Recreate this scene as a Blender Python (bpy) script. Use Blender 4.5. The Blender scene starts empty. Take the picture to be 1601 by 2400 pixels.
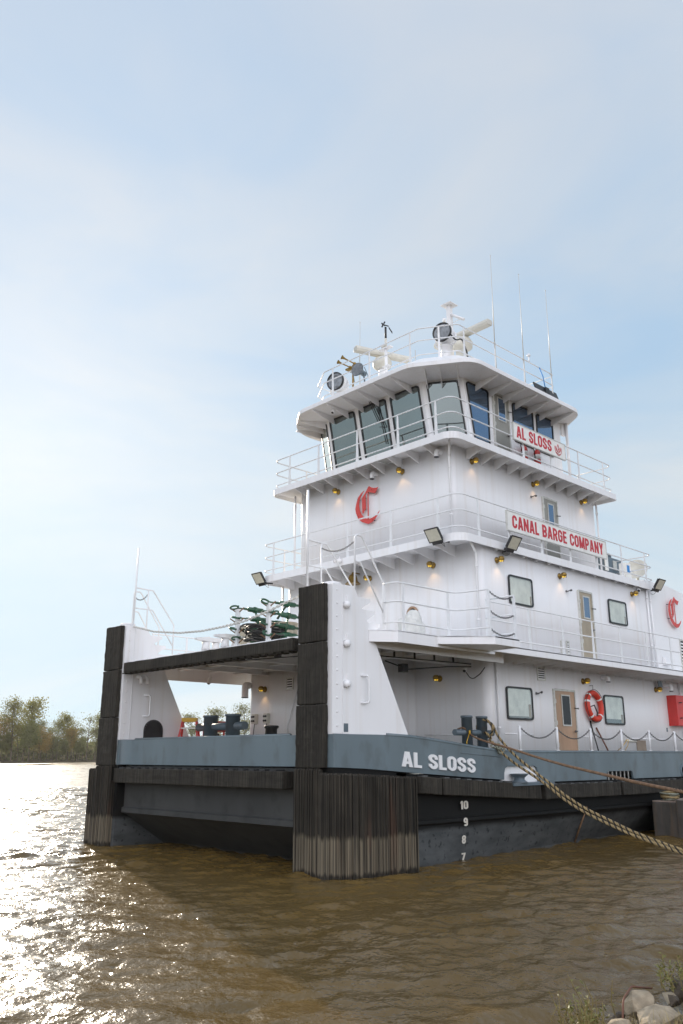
import bpy, bmesh, math, random
import numpy as np
from mathutils import Vector as V, Matrix, noise as mnoise
R = random.Random(7)
sc = bpy.context.scene
col = sc.collection
PI = math.pi
D2R = math.radians

# ------------------------------------------------------------------ helpers
class MB:
    def __init__(s):
        s.v = []; s.f = []; s.m = []; s.sm = []; s.mi = 0
    def add(s, vs, fs, smooth=False):
        b = len(s.v)
        s.v += [(p[0], p[1], p[2]) for p in vs]
        for f in fs:
            s.f.append([i + b for i in f]); s.m.append(s.mi); s.sm.append(smooth)
        return s
    def box(s, x0, x1, y0, y1, z0, z1):
        vs = [(x, y, z) for z in (z0, z1) for y in (y0, y1) for x in (x0, x1)]
        return s.add(vs, [(0, 2, 3, 1), (4, 5, 7, 6), (0, 1, 5, 4), (2, 6, 7, 3), (0, 4, 6, 2), (1, 3, 7, 5)])
    def obox(s, c, u, v, w):
        c, u, v, w = V(c), V(u), V(v), V(w)
        vs = [c + a * u + b * v + d * w for d in (-1, 1) for b in (-1, 1) for a in (-1, 1)]
        return s.add(vs, [(0, 2, 3, 1), (4, 5, 7, 6), (0, 1, 5, 4), (2, 6, 7, 3), (0, 4, 6, 2), (1, 3, 7, 5)])
    def prism(s, poly, ax, a, b, smooth=False):
        n = len(poly)
        mk = {'x': lambda p, t: (t, p[0], p[1]), 'y': lambda p, t: (p[0], t, p[1]), 'z': lambda p, t: (p[0], p[1], t)}[ax]
        vs = [mk(p, a) for p in poly] + [mk(p, b) for p in poly]
        s.add(vs, [list(range(n))[::-1], list(range(n, 2 * n))])
        s.add(vs, [(i, (i + 1) % n, n + (i + 1) % n, n + i) for i in range(n)], smooth)
        return s
    def loft(s, rings, cap=True, smooth=False):
        n = len(rings[0]); vs = [p for r in rings for p in r]; fs = []
        for k in range(len(rings) - 1):
            for i in range(n):
                fs.append((k * n + i, k * n + (i + 1) % n, (k + 1) * n + (i + 1) % n, (k + 1) * n + i))
        s.add(vs, fs, smooth)
        if cap:
            s.add(rings[0], [list(range(n))[::-1]]); s.add(rings[-1], [list(range(n))])
        return s
    def tube(s, pts, r, n=8, closed=False, cap=True):
        P = [V(p) for p in pts]; m = len(P)
        rr = r if isinstance(r, (list, tuple)) else [r] * m
        T = []
        for i in range(m):
            if closed: t = P[(i + 1) % m] - P[i - 1]
            elif i == 0: t = P[1] - P[0]
            elif i == m - 1: t = P[-1] - P[-2]
            else:
                a = (P[i] - P[i - 1]).normalized(); b = (P[i + 1] - P[i]).normalized(); t = a + b
                if t.length < 1e-6: t = a
            T.append(t.normalized())
        u = T[0].orthogonal().normalized(); vs = []
        for i in range(m):
            u = (u - T[i] * u.dot(T[i]))
            u = u.normalized() if u.length > 1e-6 else T[i].orthogonal().normalized()
            w = T[i].cross(u); k = 1.0
            if 0 < i < m - 1 or closed:
                a = (P[i] - P[i - 1]).normalized(); c = max(0.5, a.dot(T[i])); k = min(1.3, 1 / c)
            for j in range(n):
                q = 2 * PI * j / n
                vs.append(P[i] + (u * math.cos(q) + w * math.sin(q)) * rr[i] * k)
        fs = []
        for i in range(m if closed else m - 1):
            a = i * n; b = ((i + 1) % m) * n
            for j in range(n): fs.append((a + j, a + (j + 1) % n, b + (j + 1) % n, b + j))
        s.add(vs, fs, True)
        if cap and not closed:
            s.add(vs[:n], [list(range(n))[::-1]]); s.add(vs[-n:], [list(range(n))])
        return s
    def lathe(s, prof, c=(0, 0, 0), ax=(0, 0, 1), n=20, smooth=True):
        c = V(c); a = V(ax).normalized(); u = a.orthogonal().normalized(); w = a.cross(u); vs = []
        for r, h in prof:
            for j in range(n):
                q = 2 * PI * j / n
                vs.append(c + a * h + (u * math.cos(q) + w * math.sin(q)) * max(r, 1e-4))
        fs = []
        for i in range(len(prof) - 1):
            for j in range(n): fs.append((i * n + j, i * n + (j + 1) % n, (i + 1) * n + (j + 1) % n, (i + 1) * n + j))
        s.add(vs, fs, smooth)
        if prof[0][0] > 1e-3: s.add(vs[:n], [list(range(n))[::-1]])
        if prof[-1][0] > 1e-3: s.add(vs[-n:], [list(range(n))])
        return s

WO = {}
def link(name, me, parent, origin):
    o = bpy.data.objects.new(name, me); col.objects.link(o)
    o.location = V(origin) - (WO[parent.name] if parent else V((0, 0, 0)))
    if parent: o.parent = parent
    WO[o.name] = V(origin); return o
def obj(name, mb, mats, parent=None, origin=None, bevel=0, recalc=True, seg=2):
    vs = np.array(mb.v, dtype=float)
    if origin is None:
        lo = vs.min(0); hi = vs.max(0); origin = ((lo[0] + hi[0]) / 2, (lo[1] + hi[1]) / 2, lo[2])
    me = bpy.data.meshes.new(name)
    me.from_pydata((vs - np.array(origin)).tolist(), [], mb.f)
    for m in (mats if isinstance(mats, (list, tuple)) else [mats]): me.materials.append(m)
    me.polygons.foreach_set('material_index', mb.m); me.polygons.foreach_set('use_smooth', mb.sm)
    if recalc:
        bm = bmesh.new(); bm.from_mesh(me)
        bmesh.ops.remove_doubles(bm, verts=bm.verts, dist=1e-5)
        bmesh.ops.recalc_face_normals(bm, faces=bm.faces); bm.to_mesh(me); bm.free()
    me.update()
    o = link(name, me, parent, origin)
    if bevel:
        b = o.modifiers.new('bevel', 'BEVEL'); b.width = bevel; b.segments = seg; b.limit_method = 'ANGLE'; b.angle_limit = D2R(40)
    return o
def tag(o, label=None, cat=None, group=None, kind=None):
    if label: o['label'] = label
    if cat: o['category'] = cat
    if group: o['group'] = group
    if kind: o['kind'] = kind
    return o
def empty(name, loc, label, cat, group=None):
    o = link(name, None, None, loc); o.empty_display_size = 0.1
    return tag(o, label, cat, group)
def copy_tree(o, parent=None):
    c = o.copy(); col.objects.link(c); c.parent = parent
    for ch in o.children: copy_tree(ch, c)
    return c
def inst(proto, loc, rz=0.0, parent=None, first=[set()]):
    """first use moves the prototype itself, then copies of it and its children"""
    if proto.name in first[0]: o = copy_tree(proto, parent)
    else: o = proto; first[0].add(proto.name); o.parent = parent
    o.location = V(loc) - (WO[parent.name] if parent else V((0, 0, 0)))
    o.rotation_euler = (0, 0, rz); WO[o.name] = V(loc); return o
def rpoly(pts, r, n=5):
    out = []; m = len(pts)
    for i in range(m):
        rad = r[i] if isinstance(r, (list, tuple)) else r
        p, a, b = V(pts[i]), V(pts[i - 1]), V(pts[(i + 1) % m])
        if rad <= 0: out.append(tuple(p)); continue
        da = (a - p); db = (b - p); la, lb = da.length, db.length; da /= la; db /= lb
        ang = da.angle(db); t = min(rad / math.tan(ang / 2), la * .49, lb * .49); rad = t * math.tan(ang / 2)
        c = p + (da + db).normalized() * (rad / math.sin(ang / 2))
        v0 = p + da * t - c; v1 = p + db * t - c; th = v0.angle(v1)
        for k in range(n + 1):
            f = k / n
            out.append(tuple(c + (v0 * math.sin((1 - f) * th) + v1 * math.sin(f * th)) / math.sin(th)))
    return out
def rpath(pts, r, n=5):
    """open path with rounded inner corners (3D)"""
    out = [tuple(pts[0])]
    for i in range(1, len(pts) - 1):
        p, a, b = V(pts[i]), V(pts[i - 1]), V(pts[i + 1]); da = a - p; db = b - p; la, lb = da.length, db.length
        da /= la; db /= lb; ang = da.angle(db)
        if ang > 3.1: out.append(tuple(p)); continue
        t = min(r / math.tan(ang / 2), la * .45, lb * .45); rad = t * math.tan(ang / 2)
        c = p + (da + db).normalized() * (rad / math.sin(ang / 2)); v0 = p + da * t - c; v1 = p + db * t - c; th = v0.angle(v1)
        for k in range(n + 1):
            f = k / n; out.append(tuple(c + (v0 * math.sin((1 - f) * th) + v1 * math.sin(f * th)) / math.sin(th)))
    out.append(tuple(pts[-1])); return out
def inset(q, d):
    out = []; m = len(q); ar = sum(q[i][0] * q[(i + 1) % m][1] - q[(i + 1) % m][0] * q[i][1] for i in range(m)); sg = 1 if ar > 0 else -1
    for i in range(m):
        p, a, b = V(q[i]), V(q[i - 1]), V(q[(i + 1) % m])
        e0 = (p - a).normalized(); e1 = (b - p).normalized()
        n0 = V((-e0.y, e0.x)) * sg; n1 = V((-e1.y, e1.x)) * sg
        k = d / max(.2, 1 + n0.dot(n1)); out.append(tuple(p + (n0 + n1) * k))
    return out

# ------------------------------------------------------------------ materials
def nm(name):
    m = bpy.data.materials.new(name); m.use_nodes = True; nt = m.node_tree
    return m, nt, nt.nodes['Principled BSDF']
def N(nt, t, **kw):
    n = nt.nodes.new(t)
    for k, v in kw.items():
        if k.startswith('i_'): n.inputs[k[2:].replace('_', ' ')].default_value = v
        else: setattr(n, k, v)
    return n
def ramp(nt, stops, src, interp='LINEAR'):
    n = nt.nodes.new('ShaderNodeValToRGB'); n.color_ramp.interpolation = interp; e = n.color_ramp.elements
    while len(e) < len(stops): e.new(.5)
    for k, (p, c) in enumerate(stops):
        e[k].position = p; e[k].color = (c, c, c, 1) if isinstance(c, (int, float)) else (*c, 1)
    nt.links.new(src, n.inputs[0]); return n
def noise(nt, scale, stretch=(1, 1, 1), det=3, src='Position', rough=.55):
    if src == 'Position': g = nt.nodes.new('ShaderNodeNewGeometry').outputs['Position']
    else: g = nt.nodes.new('ShaderNodeTexCoord').outputs['Object']
    mp = nt.nodes.new('ShaderNodeMapping'); mp.inputs['Scale'].default_value = stretch; nt.links.new(g, mp.inputs[0])
    t = N(nt, 'ShaderNodeTexNoise', i_Scale=scale, i_Detail=det, i_Roughness=rough); nt.links.new(mp.outputs[0], t.inputs['Vector']); return t.outputs['Fac']
def mixc(nt, f, a, b, mode='MIX'):
    n = nt.nodes.new('ShaderNodeMix'); n.data_type = 'RGBA'; n.blend_type = mode
    for k, s in ((0, f), (6, a), (7, b)):
        if hasattr(s, 'node'): nt.links.new(s, n.inputs[k])
        elif isinstance(s, (int, float)): n.inputs[k].default_value = s
        else: n.inputs[k].default_value = (*s, 1)
    return n.outputs[2]
def mat(name, c, rough=.5, metal=0, var=.08, vs=4, st=(1, 1, 1), bump=0, bs=30, bst=(1, 1, 1), bd=.01, spec=.5, dirt=None, src='Position', emit=None, coat=0):
    m, nt, b = nm(name)
    a = tuple(min(1, x * (1 - var)) for x in c); d = tuple(min(1, x * (1 + var)) for x in c)
    out = mixc(nt, ramp(nt, [(.3, 0.), (.7, 1.)], noise(nt, vs, st, src=src)).outputs[0], a, d)
    if dirt:   # (colour, amount, scale, stretch)
        f = ramp(nt, [(.52, 0.), (.75, float(dirt[1]))], noise(nt, dirt[2], dirt[3], 5, src=src)).outputs[0]
        out = mixc(nt, f, out, dirt[0])
    nt.links.new(out, b.inputs['Base Color'])
    b.inputs['Roughness'].default_value = rough; b.inputs['Metallic'].default_value = metal
    b.inputs['Specular IOR Level'].default_value = spec; b.inputs['Coat Weight'].default_value = coat
    if bump:
        bn = N(nt, 'ShaderNodeBump', i_Strength=bump, i_Distance=bd); nt.links.new(noise(nt, bs, bst, 3, src=src), bn.inputs['Height']); nt.links.new(bn.outputs[0], b.inputs['Normal'])
    if emit:
        b.inputs['Emission Color'].default_value = (*emit[0], 1); b.inputs['Emission Strength'].default_value = emit[1]
    return m
M = {}
M['white'] = mat('white_paint', (.81, .81, .82), .34, var=.03, vs=1.1, st=(1, 1, .25), bump=.28, bs=1.5, bst=(1, 1, .5), bd=.02, dirt=((.62, .55, .47), .30, 1.2, (6, 6, .2)))
M['rail'] = mat('white_rail_paint', (.76, .77, .78), .35, var=.04, vs=9)
M['deck'] = mat('grey_deck_paint', (.36, .36, .34), .7, var=.15, vs=3)
M['hullgrey'] = mat('blue_grey_hull_paint', (.122, .160, .178), .38, var=.14, vs=.9, st=(1, 1, .12), bump=.4, bs=1.5, bst=(1, 1, .5), bd=.012, dirt=((.062, .064, .062), .6, 2.4, (1, 1, .55)))
M['steelgrey'] = mat('grey_steel_paint', (.10, .135, .16), .4, var=.12, vs=5, dirt=((.14, .09, .05), .3, 4, (1, 1, 1)))
M['black'] = mat('black_paint', (.016, .016, .017), .45, var=.2)
M['iron'] = mat('dark_iron', (.035, .035, .037), .5, .3, var=.2)
M['chain'] = mat('galvanised_chain', (.16, .16, .16), .45, .7, var=.3, vs=30)
M['brass'] = mat('weathered_brass', (.30, .19, .05), .38, .75, var=.25, vs=20, dirt=((.07, .05, .02), .7, 14, (1, 1, 1)))
M['red'] = mat('red_paint', (.56, .035, .03), .4, var=.08)
M['redletter'] = mat('red_letter_paint', (.60, .055, .045), .42, var=.05)
M['signred'] = mat('sign_red', (.50, .02, .035), .5, var=.04)
M['signwhite'] = mat('sign_board', (.80, .80, .77), .55, var=.04, dirt=((.5, .48, .42), .4, 3, (1, 1, 1)))
M['letterwhite'] = mat('white_letter_paint', (.80, .80, .80), .5, var=.03)
M['draft'] = mat('worn_draft_mark_paint', (.66, .63, .56), .6, var=.08, dirt=((.40, .31, .2), .6, 14, (1, 1, .4)))
M['tandoor'] = mat('varnished_door', (.40, .25, .155), .35, var=.16, vs=2.2, st=(1, 1, .35), dirt=((.33, .29, .22), .6, 1.6, (1, 1, .6)))
M['beigedoor'] = mat('beige_door_panel', (.36, .30, .215), .4, var=.16, vs=2.4, st=(1, 1, .4))
M['khakidoor'] = mat('khaki_door_panel', (.27, .265, .235), .45, var=.06)
M['alu'] = mat('aluminium_frame', (.58, .57, .53), .4, .3, var=.12, vs=14)
M['rubberframe'] = mat('black_window_gasket', (.012, .013, .014), .4)
M['cream'] = mat('cream_plastic', (.62, .60, .53), .45)
M['clothwhite'] = mat('white_canvas', (.66, .66, .63), .85, var=.1, vs=8, bump=.5, bs=9, bd=.03)
M['green'] = mat('green_enamel', (.012, .075, .035), .35, var=.3, vs=9, dirt=((.10, .05, .03), .4, 12, (1, 1, 1)))
M['wire'] = mat('greased_wire_rope', (.04, .037, .034), .5, .3, var=.3, vs=40)
M['rust'] = mat('rusty_wire', (.19, .11, .06), .75, .1, var=.35, vs=12)
M['ropetan'] = mat('tan_rope_strand', (.33, .245, .12), .85, var=.3, vs=30, bump=.6, bs=120, bd=.004)
M['ropeblk'] = mat('black_rope_strand', (.022, .019, .016), .8, var=.3, vs=30, bump=.6, bs=120, bd=.004)
M['ropegrey'] = mat('grey_green_rope', (.22, .23, .18), .9, var=.35, vs=25, bump=.6, bs=90, bd=.004)
M['orange'] = mat('orange_ring_cover', (.62, .045, .02), .5, var=.06, bump=.2, bs=40)
M['yellow'] = mat('yellow_plastic', (.62, .36, .02), .45)
M['wood'] = mat('brown_wood_handle', (.14, .055, .03), .6, var=.2, vs=10)
M['glassdark'] = mat('searchlight_reflector', (.17, .18, .19), .16, .85, var=.35, vs=9)
M['lens'] = mat('floodlight_lens', (.55, .53, .43), .25, var=.08, vs=12)
M['lensglow'] = mat('lamp_lens_lit', (.6, .42, .06), .3, emit=((1, .62, .04), .75))
M['leather'] = mat('brown_canvas_patch', (.25, .20, .155), .8, var=.12)
M['drum'] = mat('galvanised_drum', (.42, .36, .27), .3, .55, var=.25, vs=4, st=(3, 3, .3))
M['grille'] = mat('vent_shadow', (.03, .032, .035), .7)  # near-black colour painted in for the shade inside vents
M['blue'] = mat('blue_strap', (.03, .22, .55), .6)
M['barge'] = mat('weathered_barge_steel', (.075, .068, .06), .6, .1, var=.3, vs=2.5, st=(1.5, 1.5, .5), dirt=((.17, .11, .055), .65, 1.8, (2.5, 2.5, .4)), bump=.3, bs=6, bd=.02)
M['bargedeck'] = mat('barge_deck', (.30, .24, .20), .8, var=.2, vs=4)

def glass(name, c, rough=.03, dif=(.02, .03, .03)):
    m, nt, b = nm(name)
    f = noise(nt, .9, (1, 1, 1), 2)
    out = mixc(nt, f, tuple(x * .9 for x in c), tuple(x * 1.1 for x in c))
    nt.links.new(out, b.inputs['Base Color']); b.inputs['Metallic'].default_value = .92; b.inputs['Roughness'].default_value = rough
    bn = N(nt, 'ShaderNodeBump', i_Strength=.08, i_Distance=.02); nt.links.new(noise(nt, 1.2, (1, 1, 1), 1), bn.inputs['Height']); nt.links.new(bn.outputs[0], b.inputs['Normal'])
    return m
def clearglass():
    m = bpy.data.materials.new('cabin_glass'); m.use_nodes = True; nt = m.node_tree; o = nt.nodes['Material Output']; nt.nodes.remove(nt.nodes['Principled BSDF'])
    g = N(nt, 'ShaderNodeBsdfGlossy', i_Roughness=.03); g.inputs[0].default_value = (.85, .87, .86, 1); t = nt.nodes.new('ShaderNodeBsdfTransparent'); t.inputs[0].default_value = (.96, .98, .95, 1)
    bn = N(nt, 'ShaderNodeBump', i_Strength=.15, i_Distance=.03); nt.links.new(noise(nt, 1.6, (1, 1, 1), 1), bn.inputs['Height']); nt.links.new(bn.outputs[0], g.inputs['Normal'])
    mx = nt.nodes.new('ShaderNodeMixShader'); mx.inputs[0].default_value = .30; nt.links.new(t.outputs[0], mx.inputs[1]); nt.links.new(g.outputs[0], mx.inputs[2]); nt.links.new(mx.outputs[0], o.inputs[0]); return m
M['cabinglass'] = clearglass()
M['blind'] = mat('pleated_blind', (.78, .78, .72), .8, var=.2, vs=3.2, st=(1, 1, .8)); M['room'] = mat('dark_cabin_interior', (.035, .032, .028), .8, var=.4, vs=5)  # pale slats stand in for window reflections, dark panel for the unlit room
M['curtain'] = mat('brown_curtain', (.26, .15, .06), .8, var=.3, vs=9, st=(3, 3, .3))  # tan patches stand in for the bank colours reflected in the panes
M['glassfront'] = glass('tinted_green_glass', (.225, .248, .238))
M['glassfacet'] = glass('tinted_corner_glass', (.14, .158, .154))  # copy of the front glass, darkened in colour against its bright sky reflection
M['glassside'] = glass('tinted_blue_glass', (.16, .23, .33))  # blue of the reflected sky put into the glass colour
M['glassblack'] = glass('dark_door_glass', (.05, .045, .045), .05)
M['glasshouse'] = glass('bright_cabin_glass', (.56, .62, .58), .05)  # brighter copy of the glass, pale reflection put into its colour

def rubber(name, c1, c2, mud=False, sx=34.):
    m, nt, b = nm(name)
    n1 = noise(nt, 1., (sx, sx, .5), 3); n2 = noise(nt, 1.6, (1, 1, 1), 3)
    c = mixc(nt, ramp(nt, [(.35, 0.), (.68, 1.)], n1).outputs[0], c1, c2)
    c = mixc(nt, ramp(nt, [(.35, 0.), (.75, .55)], n2).outputs[0], c, tuple(x * .55 for x in c1))
    if mud:
        sp = N(nt, 'ShaderNodeSeparateXYZ'); nt.links.new(nt.nodes.new('ShaderNodeNewGeometry').outputs['Position'], sp.inputs[0])
        ad = N(nt, 'ShaderNodeMath', operation='MULTIPLY_ADD'); nt.links.new(noise(nt, 1., (9, 9, .4), 3), ad.inputs[0]); ad.inputs[1].default_value = .30; nt.links.new(sp.outputs[2], ad.inputs[2])
        band = ramp(nt, [(.0, 0.), (.24, 0.), (.30, 1.), (.84, 1.), (.93, 0.)], ad.outputs[0]).outputs[0]
        mudc = mixc(nt, ramp(nt, [(.35, 0.), (.62, 1.)], noise(nt, 1., (26, 26, .35), 3)).outputs[0], (.035, .031, .025), (.195, .163, .115))
        c = mixc(nt, band, c, mudc)
        rs = ramp(nt, [(.60, 0.), (.72, .5)], noise(nt, 1.1, (1.6, 1.6, .3), 2)).outputs[0]
        c = mixc(nt, rs, c, (.11, .05, .03))
    nt.links.new(c, b.inputs['Base Color']); b.inputs['Roughness'].default_value = .85; b.inputs['Specular IOR Level'].default_value = .25
    bn = N(nt, 'ShaderNodeBump', i_Strength=.7, i_Distance=.015); nt.links.new(n1, bn.inputs['Height']); nt.links.new(bn.outputs[0], b.inputs['Normal'])
    return m
M['rubber'] = rubber('laminated_rubber', (.020, .018, .015), (.060, .053, .042))
M['rubberstrip'] = rubber('laminated_rubber_strips', (.013, .012, .010), (.070, .060, .046), True)
def hullmat():
    m, nt, b = nm('black_hull_bottom_paint')
    sp = N(nt, 'ShaderNodeSeparateXYZ'); nt.links.new(nt.nodes.new('ShaderNodeNewGeometry').outputs['Position'], sp.inputs[0])
    ad = N(nt, 'ShaderNodeMath', operation='MULTIPLY_ADD'); nt.links.new(noise(nt, 1., (1.2, 1.2, .6), 4), ad.inputs[0]); ad.inputs[1].default_value = .12; nt.links.new(sp.outputs[2], ad.inputs[2])
    f = ramp(nt, [(.72, 1.), (.82, 0.)], ad.outputs[0]).outputs[0]
    stain = mixc(nt, ramp(nt, [(.3, 0.), (.7, 1.)], noise(nt, 2., (.7, .7, 2.2), 5)).outputs[0], (.048, .052, .054), (.098, .104, .105))
    stain = mixc(nt, ramp(nt, [(.60, 0.), (.68, .85)], noise(nt, 9., (1, 1, 1), 2)).outputs[0], stain, (.022, .024, .026))
    c = mixc(nt, f, (.009, .009, .009), stain)
    nt.links.new(c, b.inputs['Base Color']); b.inputs['Roughness'].default_value = .6; b.inputs['Specular IOR Level'].default_value = .15
    bn = N(nt, 'ShaderNodeBump', i_Strength=.35, i_Distance=.02); nt.links.new(noise(nt, 3, (1, 1, .6), 4), bn.inputs['Height']); nt.links.new(bn.outputs[0], b.inputs['Normal'])
    return m
M['hull'] = hullmat()

# ------------------------------------------------------------------ generic fittings
def arc_pts(cx, cy, rx, ry, a0, a1, n=10): return [(cx + rx * math.cos(D2R(a0 + (a1 - a0) * k / n)), cy + ry * math.sin(D2R(a0 + (a1 - a0) * k / n))) for k in range(n + 1)]
def glyph(ch, t=.185):
    """bold condensed block capitals drawn as filled polygons and thick strokes; returns (width, polygons, strokes)"""
    h = t / 2; P = []; K = []
    def bar(x0, x1, y0, y1): P.append([(x0, y0), (x1, y0), (x1, y1), (x0, y1)])
    W = {'A': .60, 'L': .44, 'S': .54, 'O': .55, 'C': .54, 'N': .58, 'B': .55, 'R': .56, 'G': .56, 'E': .46, 'M': .72, 'P': .54, 'Y': .58, '1': .30, '0': .52, '9': .50, '8': .52, '7': .48, ' ': .26}[ch]
    rx = W / 2 - h; ry = rx * 1.05; c = W / 2; top = arc_pts(c, 1 - h - ry, rx, ry, 0, 180); bt = arc_pts(c, h + ry, rx, ry, 180, 360)
    if ch == 'A': P.append([(0, 0), (t * 1.05, 0), (c + t * .30, 1), (c - t * .62, 1)]); P.append([(W, 0), (c + t * .62, 1), (c - t * .30, 1), (W - t * 1.05, 0)]); bar(W * .26, W * .74, .19, .19 + t * .9)
    elif ch == 'L': bar(0, t, 0, 1); bar(t, W, 0, t * .95)
    elif ch == 'E': bar(0, t, 0, 1); [bar(t, W - (.03 if y > .3 and y < .6 else 0), y, y + t * .92) for y in (0, .44, 1 - t * .92)]
    elif ch in 'O0': K.append(top + bt + [top[0]])
    elif ch == 'C': K.append([(W - h, .64)] + top + bt + [(W - h, .36)])
    elif ch == 'G': K.append([(W - h, .66)] + top + bt + [(W - h, .52)]); bar(c, W, .42, .42 + t * .9)
    elif ch == 'S':
        b = [((1 - u) ** 3 * h + 3 * (1 - u) ** 2 * u * h + 3 * (1 - u) * u * u * (W - h) + u ** 3 * (W - h), (1 - u) ** 3 * (1 - h - ry) + 3 * (1 - u) ** 2 * u * .50 + 3 * (1 - u) * u * u * .50 + u ** 3 * (h + ry)) for u in [k / 10 for k in range(11)]]
        K.append([(W - h, .66)] + arc_pts(c, 1 - h - ry, rx, ry, 0, 180) + b + arc_pts(c, h + ry, rx, ry, 0, -180) + [(h, .34)])
    elif ch == 'N': bar(0, t, 0, 1); bar(W - t, W, 0, 1); P.append([(0, 1), (t * 1.0, 1), (W, 0), (W - t * 1.0, 0)])
    elif ch == 'M': bar(0, t, 0, 1); bar(W - t, W, 0, 1); P.append([(0, 1), (t * 1.15, 1), (c + t * .5, .05), (c - t * .5, .05)]); P.append([(W, 1), (W - t * 1.15, 1), (c - t * .5, .05), (c + t * .5, .05)])
    elif ch == 'Y': bar(c - h, c + h, 0, .46); P.append([(0, 1), (t * 1.1, 1), (c + h, .42), (c - h, .42)]); P.append([(W, 1), (W - t * 1.1, 1), (c - h, .42), (c + h, .42)])
    elif ch in 'BPR':
        bar(0, t, 0, 1); y0, y1 = .45 + h * .2, 1 - h; q = (y1 - y0) / 2; K.append([(h, y1), (W - h - q * .95, y1)] + arc_pts(W - h - q * .95, (y0 + y1) / 2, q * .95, q, 90, -90) + [(h, y0)])
        if ch == 'B': y0, y1 = h, .50; q = (y1 - y0) / 2; K.append([(h, y1), (W - h - q * .9, y1)] + arc_pts(W - h - q * .9, (y0 + y1) / 2, q * .9, q, 90, -90) + [(h, y0)])
        if ch == 'R': P.append([(W * .42, .47), (W * .42 + t * 1.1, .47), (W + .01, 0), (W - t * 1.08, 0)])
    elif ch == '1': bar(W - t, W, 0, 1); P.append([(0, .78), (0, .66), (W - t, .80), (W - t, .97)])
    elif ch == '7': bar(0, W, 1 - t * .95, 1); P.append([(W - t * 1.1, 1 - t * .9), (W, 1 - t * .9), (W * .52, 0), (W * .52 - t * 1.1, 0)])
    elif ch == '8':
        for y0, y1 in ((h, .50), (.52, 1 - h)): q = (y1 - y0) / 2; K.append(arc_pts(c, (y0 + y1) / 2, rx, q, 0, 360, 22))
    elif ch == '9': q = (1 - h - .44) / 2; K.append(arc_pts(c, 1 - h - q, rx, q, 0, 360, 22)); K.append([(W - h, .72), (W - h, .34)] + arc_pts(c, h + ry * .8, rx, ry * .8, 0, -165))
    return W, P, K, t
def lettering(name, txt, o, ex, ey, w, h, depth, bold, m, parent):
    """words stretched to a w x h box whose lower left corner is o, in the plane ex, ey"""
    ex, ey, o = V(ex), V(ey), V(o); n = ex.cross(ey); G = [glyph(c) for c in txt]; gap = .085; tot = sum(g[0] for g in G) + gap * (len(G) - 1); sx = w / tot; x = 0; mb = MB(); lay = 0
    def put(poly, d):
        k = len(poly); a = [o + ex * (px * sx) + ey * (py * h) for px, py in poly]; b = [p + n * d for p in a]; mb.add(a + b, [list(range(k))[::-1], list(range(k, 2 * k))] + [(i, (i + 1) % k, k + (i + 1) % k, k + i) for i in range(k)])
    for W, P, K, t in G:
        e = 0
        for p in P: put([(px + x, py) for px, py in p], depth - .0006 * e); e += 1
        for pts in K:
            cl = (V((*pts[0], 0)) - V((*pts[-1], 0))).length < 1e-4; q = pts[:-1] if cl else pts; q = [V(p) for i, p in enumerate(q) if i == 0 or (V(p) - V(q[i - 1])).length > 1e-4]; L = []; Rr = []; k = len(q)
            for i in range(k):
                a = q[i - 1] if (i > 0 or cl) else q[i]; b = q[(i + 1) % k] if (i < k - 1 or cl) else q[i]; d0 = (q[i] - a).normalized() if (q[i] - a).length > 1e-6 else (b - q[i]).normalized(); d1 = (b - q[i]).normalized() if (b - q[i]).length > 1e-6 else d0
                nn = V((-d0.y - d1.y, d0.x + d1.x)); nn.normalize(); c = max(.6, nn.dot(V((-d0.y, d0.x)))); L.append(q[i] + nn * t / 2 / c); Rr.append(q[i] - nn * t / 2 / c)
            to = lambda p, d: o + ex * ((p.x + x) * sx) + ey * (p.y * h) + n * d; dd = depth - .0006 * e; e += 1; vs = []; fs = []
            for i in range(k): vs += [to(L[i], 0), to(Rr[i], 0), to(Rr[i], dd), to(L[i], dd)]
            for i in range(k if cl else k - 1):
                a = i * 4; b = ((i + 1) % k) * 4; fs += [(a + z, a + (z + 1) % 4, b + (z + 1) % 4, b + z) for z in range(4)]
            if not cl: fs += [(0, 1, 2, 3), tuple(4 * (k - 1) + z for z in (3, 2, 1, 0))]
            mb.add(vs, fs)
        x += W + gap
    return obj(name, mb, m, parent)
def window(parent, q, n, pane, fw=.055, r=.09, d=.035, name='window', fm=None, inner_fw=0):
    q = [V(p) for p in q]; n = V(n).normalized(); o = q[0]; ex = (q[1] - q[0]).normalized(); ey = n.cross(ex).normalized()
    q2 = [((p - o).dot(ex), (p - o).dot(ey)) for p in q]
    A = rpoly(q2, r, 5); B = rpoly(inset(q2, fw), max(r - fw * .4, .015), 5); k = len(A)
    to = lambda p, h: o + ex * p[0] + ey * p[1] + n * h
    mb = MB(); a0 = [to(p, .002) for p in A]; a1 = [to(p, d) for p in A]; b1 = [to(p, d) for p in B]; b0 = [to(p, .012) for p in B]
    mb.loft([a0, a1, b1, b0], cap=False)
    f = obj(name, mb, fm or M['rubberframe'], parent, origin=o)
    pm = MB(); pm.add([to(p, .014) for p in B], [list(range(k))])
    obj('pane', pm, pane, f, origin=o, recalc=False); return f
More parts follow.
